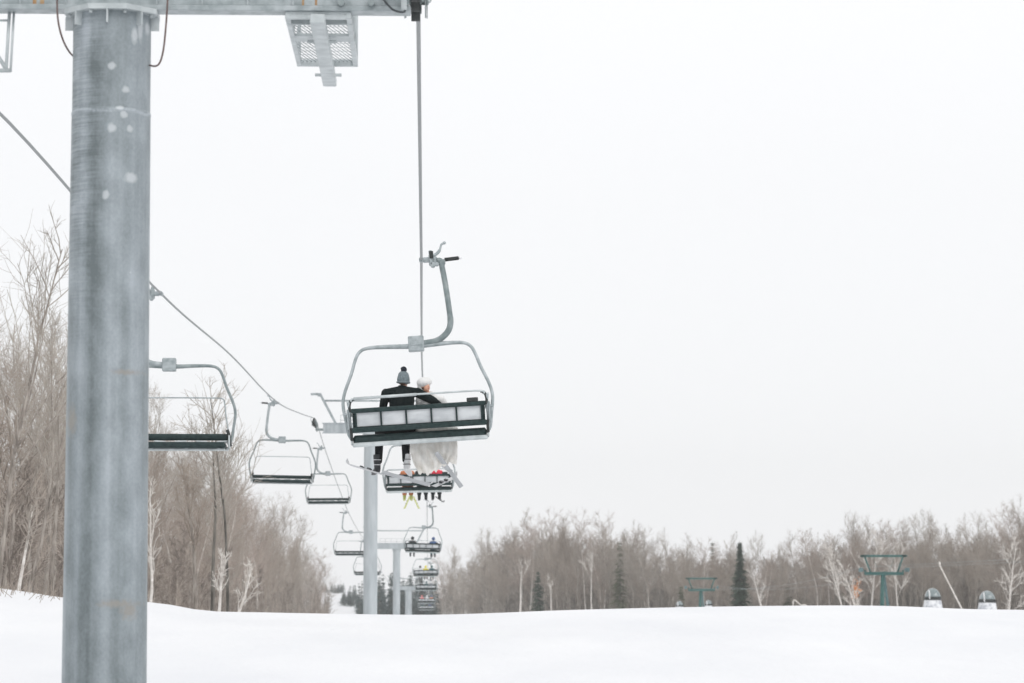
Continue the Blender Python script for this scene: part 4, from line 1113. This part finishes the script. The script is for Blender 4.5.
# right wood front rows
def right_front(px): return interp(px, [(436, 620), (452, 590), (470, 550), (500, 500), (560, 450), (640, 430), (800, 400), (930, 370), (1024, 340), (1120, 320)])
TOPR = [(436, 562), (455, 548), (480, 532), (505, 518), (540, 512), (580, 517), (610, 514), (640, 530), (700, 533), (740, 532), (800, 537), (850, 520), (900, 520), (950, 520), (1000, 516), (1024, 506), (1120, 500)]
px = 440.0
while px < 1075:
    for row in range(2):
        Yd = right_front(px) + row * rnd.uniform(5, 9) + rnd.uniform(-3, 3)
        pp = px + rnd.uniform(-8, 8); X = xf(pp, Yd); g_ = ground(X, Yd)
        top = zf(interp(pp, TOPR) + 9 + rnd.uniform(-5, 24), Yd, X); hh = max(4, top - g_)
        base = rnd.choice([0, 1, 2, 3, 4, 5])
        place_tree(base, X, Yd, hh / specs[base]['H'], rnd.uniform(0, 6.28), RL, RG)
    px += 8.6
# masses of the woods behind, too dense to tell trees apart
def mass(name, pts_heights, seeds, matl, tw=.03):
    gens = []
    for s_ in range(4):
        T, Cn = gen_tree(900 + seeds + s_, H=12, r0=.11, nb=20, start=.12, spread=.62, sub=6, subsub=3, tw=tw, trunk_sides=4, up=.6)
        v = np.array(T.v + Cn.v, dtype=np.float32); o = len(T.v)
        f = [tuple(q) for q in T.f] + [tuple(i + o for i in q) for q in Cn.f]; f = np.array(f, dtype=np.int32); gens.append((v, f))
    V = []; Fc = []; off = 0
    for x, y, h in pts_heights:
        v, f = gens[rnd.randrange(4)]; a = rnd.uniform(0, 6.28); sc = h / 12.0; ca_, sa_ = math.cos(a), math.sin(a)
        q = np.empty_like(v); q[:, 0] = (v[:, 0] * ca_ - v[:, 1] * sa_) * sc * 1.1 + x; q[:, 1] = (v[:, 0] * sa_ + v[:, 1] * ca_) * sc * 1.1 + y; q[:, 2] = v[:, 2] * sc + ground(x, y) - .1
        V.append(q); Fc.append(f + off); off += len(v)
    V = np.concatenate(V); Fc = np.concatenate(Fc)
    me = bpy.data.meshes.new(name); me.vertices.add(len(V)); me.vertices.foreach_set('co', V.ravel())
    me.loops.add(Fc.size); me.loops.foreach_set('vertex_index', Fc.ravel()); me.polygons.add(len(Fc))
    me.polygons.foreach_set('loop_start', np.arange(0, Fc.size, 4, dtype=np.int32)); me.update(calc_edges=True)
    me.materials.append(matl); return link(name, me)
ph = []; Y = 74
while Y < 600:
    for k in range(6):
        ph.append((left_edge(Y) - 5 - rnd.uniform(0, 22), Y + rnd.uniform(-3, 3), interp(Y, [(66, 7.2), (150, 9.8), (220, 11.5), (300, 12.5), (560, 11.5)]) * rnd.uniform(.6, 1.08)))
    for k in range(3):
        ph.append((left_edge(Y) + .8 - rnd.uniform(0, 5), Y + rnd.uniform(-3, 3), rnd.uniform(3.5, 7)))
    Y += 3.6 + Y * .018
o = mass('left_wood', ph, 0, M['thicket']); tag(o, 'dense brown thicket of bare saplings filling the left wood', 'thicket', kind='stuff')
ph = []; px = 436
while px < 1090:
    for k in range(7):
        Yd = right_front(px) + rnd.uniform(8, 70); X = xf(px + rnd.uniform(-5, 5), Yd); g_ = ground(X, Yd)
        top = zf(interp(px, TOPR) + 10 + rnd.uniform(16, 60), Yd, X); ph.append((X, Yd, max(3, top - g_)))
    px += 5
o = mass('right_wood', ph, 20, M['thicket_grey'], tw=.03); tag(o, 'dense grey-brown thicket of bare saplings filling the right wood', 'thicket', kind='stuff')

# --- trees one can single out
def special(px, Y, top, label, bark='birch', twig='twig_grey', lean=0.0, seed=0, name='birch_tree', rz_=0.0, **kw):
    X = xf(px, Y); g_ = ground(X, Y); top_z = zf(top, Y, X); H = top_z - g_
    args = dict(H=H, r0=.10, nb=12, start=.45, spread=.6, sub=5, subsub=3, lean=lean); args.update(kw)
    return tree_thing(gen_tree(seed, **args), name, M[bark], M[twig], (X, Y, g_), rz_, label)
special(212, 92, 432, 'tall dark mossy trunk with open forked crown rising above the left wood', 'bark_dark', 'twig_grey', 0.02, 31, 'tall_tree', r0=.07, nb=26, start=.40, spread=.8, forks=0, wob=.03, tw=.009)
special(228, 88, 392, 'slim tall tree whose bare branches reach behind the second empty chair', 'bark_dark', 'twig_grey', 0.01, 33, 'tall_tree', r0=.05, nb=26, start=.42, spread=.8, wob=.03, tw=.0075)
special(196, 90, 470, 'thin grey-brown trunk left of the tall mossy tree', 'bark', 'twig', 0.0, 38, 'tall_tree', wob=.03, r0=.08, nb=12, start=.5)
special(216, 84, 545, 'young white birch leaning right in front of the mossy trunk', twig='birch', tw=.009, lean=.22, seed=35, r0=.055, nb=11, start=.35, spread=.7, wob=.04)
special(232, 84, 555, 'second young white birch leaning right, more steeply forked', twig='birch', tw=.009, lean=.34, seed=36, r0=.055, nb=11, start=.3, spread=.7, wob=.04)
special(150, 78, 478, 'white birch just right of the big tower, stem curving up', twig='birch', tw=.008, lean=.05, seed=41, r0=.04, nb=9, start=.3, wob=.06)
special(14, 72, 500, 'pale birch stem slanting right at the far left edge', lean=.22, seed=42, r0=.05, nb=6, start=.6, wob=.05)
special(26, 76, 330, 'grey tree with long rising branches at the left edge', 'bark', 'twig_grey', .12, 43, 'tall_tree', r0=.05, nb=22, start=.35, spread=.7, forks=2, tw=.007)
special(-6, 72, 235, 'tree cut by the left frame edge with branches arching right', 'bark', 'twig_grey', .16, 44, 'tall_tree', r0=.06, nb=24, start=.35, spread=.7, forks=3, tw=.007)
special(52, 80, 300, 'grey tree hard against the left side of the big tower', 'bark', 'twig_grey', .0, 45, 'tall_tree', r0=.05, nb=24, start=.4, spread=.7, forks=2, tw=.007)
special(521, 405, 566, 'single bright white birch stem left of centre in the right wood', seed=51, twig='birch', tw=.017, r0=.17, nb=5, start=.7, lean=-.05, wob=.03)
special(553, 405, 583, 'white leaning birch stem beside the dark narrow evergreen', seed=52, twig='birch', tw=.017, r0=.15, nb=5, start=.7, lean=-.12, wob=.03)
special(592, 405, 562, 'pale thin birch stem left of the olive conifer', seed=53, twig='birch', tw=.017, r0=.11, nb=5, start=.7, lean=.02, wob=.03)
special(771, 340, 570, 'white birch stem leaning left just right of the dark spruce', seed=54, twig='birch', tw=.017, r0=.15, nb=7, start=.4, lean=-.38, wob=.03)
special(866, 225, 560, 'white birch leaning left with a tuft of orange dead leaves', seed=55, twig='birch', tw=.017, r0=.10, nb=16, start=.2, lean=-.5, wob=.04, spread=.7)
special(850, 235, 545, 'white birch stem left of the larger teal tower, leaning steeply left', seed=56, twig='birch', tw=.017, r0=.09, nb=15, start=.4, lean=-.30, wob=.04)
special(872, 240, 535, 'upright pale birch directly left of the larger teal tower', seed=57, twig='birch', tw=.017, r0=.08, nb=14, start=.4, lean=-.08, wob=.04)
special(902, 245, 548, 'pale birch directly right of the larger teal tower', seed=58, twig='birch', tw=.017, r0=.08, nb=9, start=.4, lean=-.12, wob=.04)
special(1008, 240, 540, 'white forked birch right of the right-hand cabin', seed=59, twig='birch', tw=.017, r0=.10, nb=18, start=.2, lean=.02, wob=.05, spread=.9)
# orange leaves on the leaning birch
b = MB(); r_ = random.Random(5); c = at(856, 588, 222)
for i in range(70):
    p = c + Vector((r_.gauss(0, .15), r_.gauss(0, .2), r_.gauss(0, .35))); b.add([p, p + Vector((.09, .02, .03)), p + Vector((.03, 0, -.1))], [(0, 1, 2)])
for o in bpy.data.objects:
    if o.get('label', '').startswith('white birch leaning left with a tuft'):
        lv = b.build('dead_leaves', M['deadleaf'], o, fix=False); lv.location = -o.location
# conifers
def conifer(px, Y, top, W, label, m_='needle', seed=0, group=None, dens=1.0):
    X = xf(px, Y); g_ = ground(X, Y); H = zf(top, Y, X) - g_
    return tree_thing(gen_conifer(seed, H, W, dens), 'evergreen_tree', M['bark_dark'], M[m_], (X, Y, g_), 0, label, group=group)
conifer(740, 345, 541, 2.3, 'dark pointed spruce standing alone in the right wood', seed=1, dens=2.2)
conifer(712.5, 440, 541, 1.3, 'slim grey-green conifer tip left of the dark spruce', 'moss', 2)
conifer(620, 430, 540, 2.6, 'olive green conifer, tallest evergreen left of the smaller teal tower', 'moss', 3, dens=.8)
conifer(538, 440, 570, 2.6, 'dark narrow evergreen between two white birch stems', 'needle', 4, dens=1.0)
conifer(681, 400, 585, 1.9, 'low dark evergreen left of the smaller teal tower', 'moss', 5)
conifer(787, 410, 585, 2.8, 'broad low dark evergreen right of the leaning birch stem', 'moss', 6)
conifer(845, 400, 588, 2.2, 'low evergreen behind the birches left of the larger teal tower', 'moss', 7)
# far hillside evergreens round the snowy run
TEV = 'blue-green evergreen in the clump on the far snowy hillside'
protosE = [tree_thing(gen_conifer(60 + i, 8, 2.2 + .3 * i, .55), 'evergreen_tree', M['bark_dark'], M['needle_far'], (0, 0, 0), 0, TEV, group='far hillside evergreens') for i in range(3)]
ue = [False] * 3
def far_ev(px, Y, top):
    i = rnd.randrange(3); t = protosE[i] if not ue[i] else copy_tree(protosE[i]); ue[i] = True
    X = xf(px, Y); g_ = ground(X, Y); H = max(3, zf(top, Y, X) - g_); s_ = H / 8; t.location = (X, Y, g_); t.scale = (max(s_, .8) * .9, max(s_, .8) * .9, s_); t.rotation_euler = (0, 0, rnd.uniform(0, 6))
for i in range(130):
    px = rnd.uniform(343, 438); top = interp(px, [(343, 594), (350, 584), (360, 579), (378, 575), (390, 571), (412, 571), (438, 580)]) + rnd.uniform(0, 20)
    if px < 352: top = max(top, 585)
    far_ev(px, rnd.uniform(610, 760) if px > 357 else rnd.uniform(800, 900), top)
for i in range(14): far_ev(rnd.uniform(322, 345), rnd.uniform(1010, 1110), rnd.uniform(584, 590))

# dead stalks poking out of the snow bank at the left edge
b = MB(); r_ = random.Random(8)
for i in range(60):
    px = r_.uniform(-8, 40) if i < 45 else r_.uniform(40, 62); X = xf(px, 58); Yq = r_.uniform(56.5, 60.5); p = Vector((X, Yq, ground(X, Yq) - .03)); L_ = r_.uniform(.1, .45)
    d = Vector((r_.gauss(0, .4), r_.gauss(0, .3), 1)).normalized(); b.tube([p, p + d * L_ * .5, p + d * L_ + Vector((r_.gauss(0, .05), 0, 0))], [.006, .005, .002], 4, cap=False)
o = b.build('dead_stalks', M['twig'], fix=False); tag(o, 'thin dead stalks poking through the snow bank', 'stalks', kind='stuff')
b = MB(); p = at(793, 603.5, 200)
b.tube(curve([p + Vector((0, 0, -.6)), p, p + Vector((.1, 0, .25)), p + Vector((.55, 0, -.1)), p + Vector((.9, 0, -.12)), p + Vector((1.3, 0, -.6))], 4), .04, 6)
o = b.build('fallen_branch', M['birch']); tag(o, 'small crooked white branch lying on the snow crest', 'branch')

# ---------------------------------------------------------------- light, sky, camera
HAZE = 0.00035
if HAZE:
    b = MB(); b.box((200, 430, 8), (1100, 980, 70))
    m = bpy.data.materials.new('haze'); m.use_nodes = True; nt = m.node_tree; nt.nodes.clear()
    out = nt.nodes.new('ShaderNodeOutputMaterial'); v = nt.nodes.new('ShaderNodeVolumePrincipled')
    v.inputs['Color'].default_value = (.97, .97, .965, 1); v.inputs['Density'].default_value = HAZE
    nt.links.new(v.outputs[0], out.inputs['Volume'])
    o = b.build('haze', m); tag(o, kind='stuff')

w = bpy.data.worlds.new('World'); S.world = w; w.use_nodes = True; nt = w.node_tree; nt.nodes.clear()
SE, SR = math.radians(38), math.radians(150)
sky = nt.nodes.new('ShaderNodeTexSky'); sky.sky_type = 'NISHITA'; sky.sun_disc = False; sky.sun_elevation = SE; sky.sun_rotation = SR
b1 = nt.nodes.new('ShaderNodeBackground'); b1.inputs['Strength'].default_value = .06; nt.links.new(sky.outputs[0], b1.inputs[0])
tc = nt.nodes.new('ShaderNodeTexCoord'); nz = nt.nodes.new('ShaderNodeTexNoise'); nz.inputs['Scale'].default_value = 1.6; nz.inputs['Detail'].default_value = 3
nt.links.new(tc.outputs['Generated'], nz.inputs[0])
sep = nt.nodes.new('ShaderNodeSeparateXYZ'); nt.links.new(tc.outputs['Generated'], sep.inputs[0])
ad = nt.nodes.new('ShaderNodeMath'); ad.operation = 'MULTIPLY_ADD'; ad.inputs[1].default_value = .22; nt.links.new(nz.outputs[0], ad.inputs[0]); nt.links.new(sep.outputs[2], ad.inputs[2])
cr = nt.nodes.new('ShaderNodeValToRGB'); e = cr.color_ramp.elements      # cloud deck: a little greyer near the horizon
e[0].position = .05; e[0].color = (.875, .885, .91, 1); e[1].position = .26; e[1].color = (.885, .888, .90, 1); q3 = e.new(.9); q3.color = (1.15, 1.15, 1.15, 1)
nt.links.new(ad.outputs[0], cr.inputs[0])
b2 = nt.nodes.new('ShaderNodeBackground'); b2.inputs['Strength'].default_value = 1.0; nt.links.new(cr.outputs[0], b2.inputs[0])
mx = nt.nodes.new('ShaderNodeMixShader'); mx.inputs[0].default_value = .93
nt.links.new(b1.outputs[0], mx.inputs[1]); nt.links.new(b2.outputs[0], mx.inputs[2])
ow = nt.nodes.new('ShaderNodeOutputWorld'); nt.links.new(mx.outputs[0], ow.inputs[0])

sl = bpy.data.lights.new('sun', 'SUN'); sl.energy = .6; sl.angle = math.radians(25); sl.color = (1, .98, .95)
so = bpy.data.objects.new('sun', sl); COL.objects.link(so)
sd = Vector((math.sin(SR) * math.cos(SE), math.cos(SR) * math.cos(SE), math.sin(SE)))
so.rotation_euler = (-sd).to_track_quat('-Z', 'Y').to_euler()

cam = bpy.data.cameras.new('camera'); co = bpy.data.objects.new('camera', cam); COL.objects.link(co); S.camera = co
co.location = (0, 0, EYE); co.rotation_euler = (PI / 2 + PITCH, 0, -YAW)
cam.sensor_width = 36; cam.lens = 36 * F / 1024; cam.clip_start = .1; cam.clip_end = 9000
cam.dof.use_dof = True; cam.dof.focus_distance = 46; cam.dof.aperture_fstop = 3.2

vs = S.view_settings; vs.view_transform = 'Standard'; vs.look = 'None'; vs.exposure = 0.24; vs.gamma = 1; vs.use_curve_mapping = False
S.cycles.max_bounces = 4; S.cycles.volume_bounces = 0
print('trees left', n, 'objects', len(bpy.data.objects))
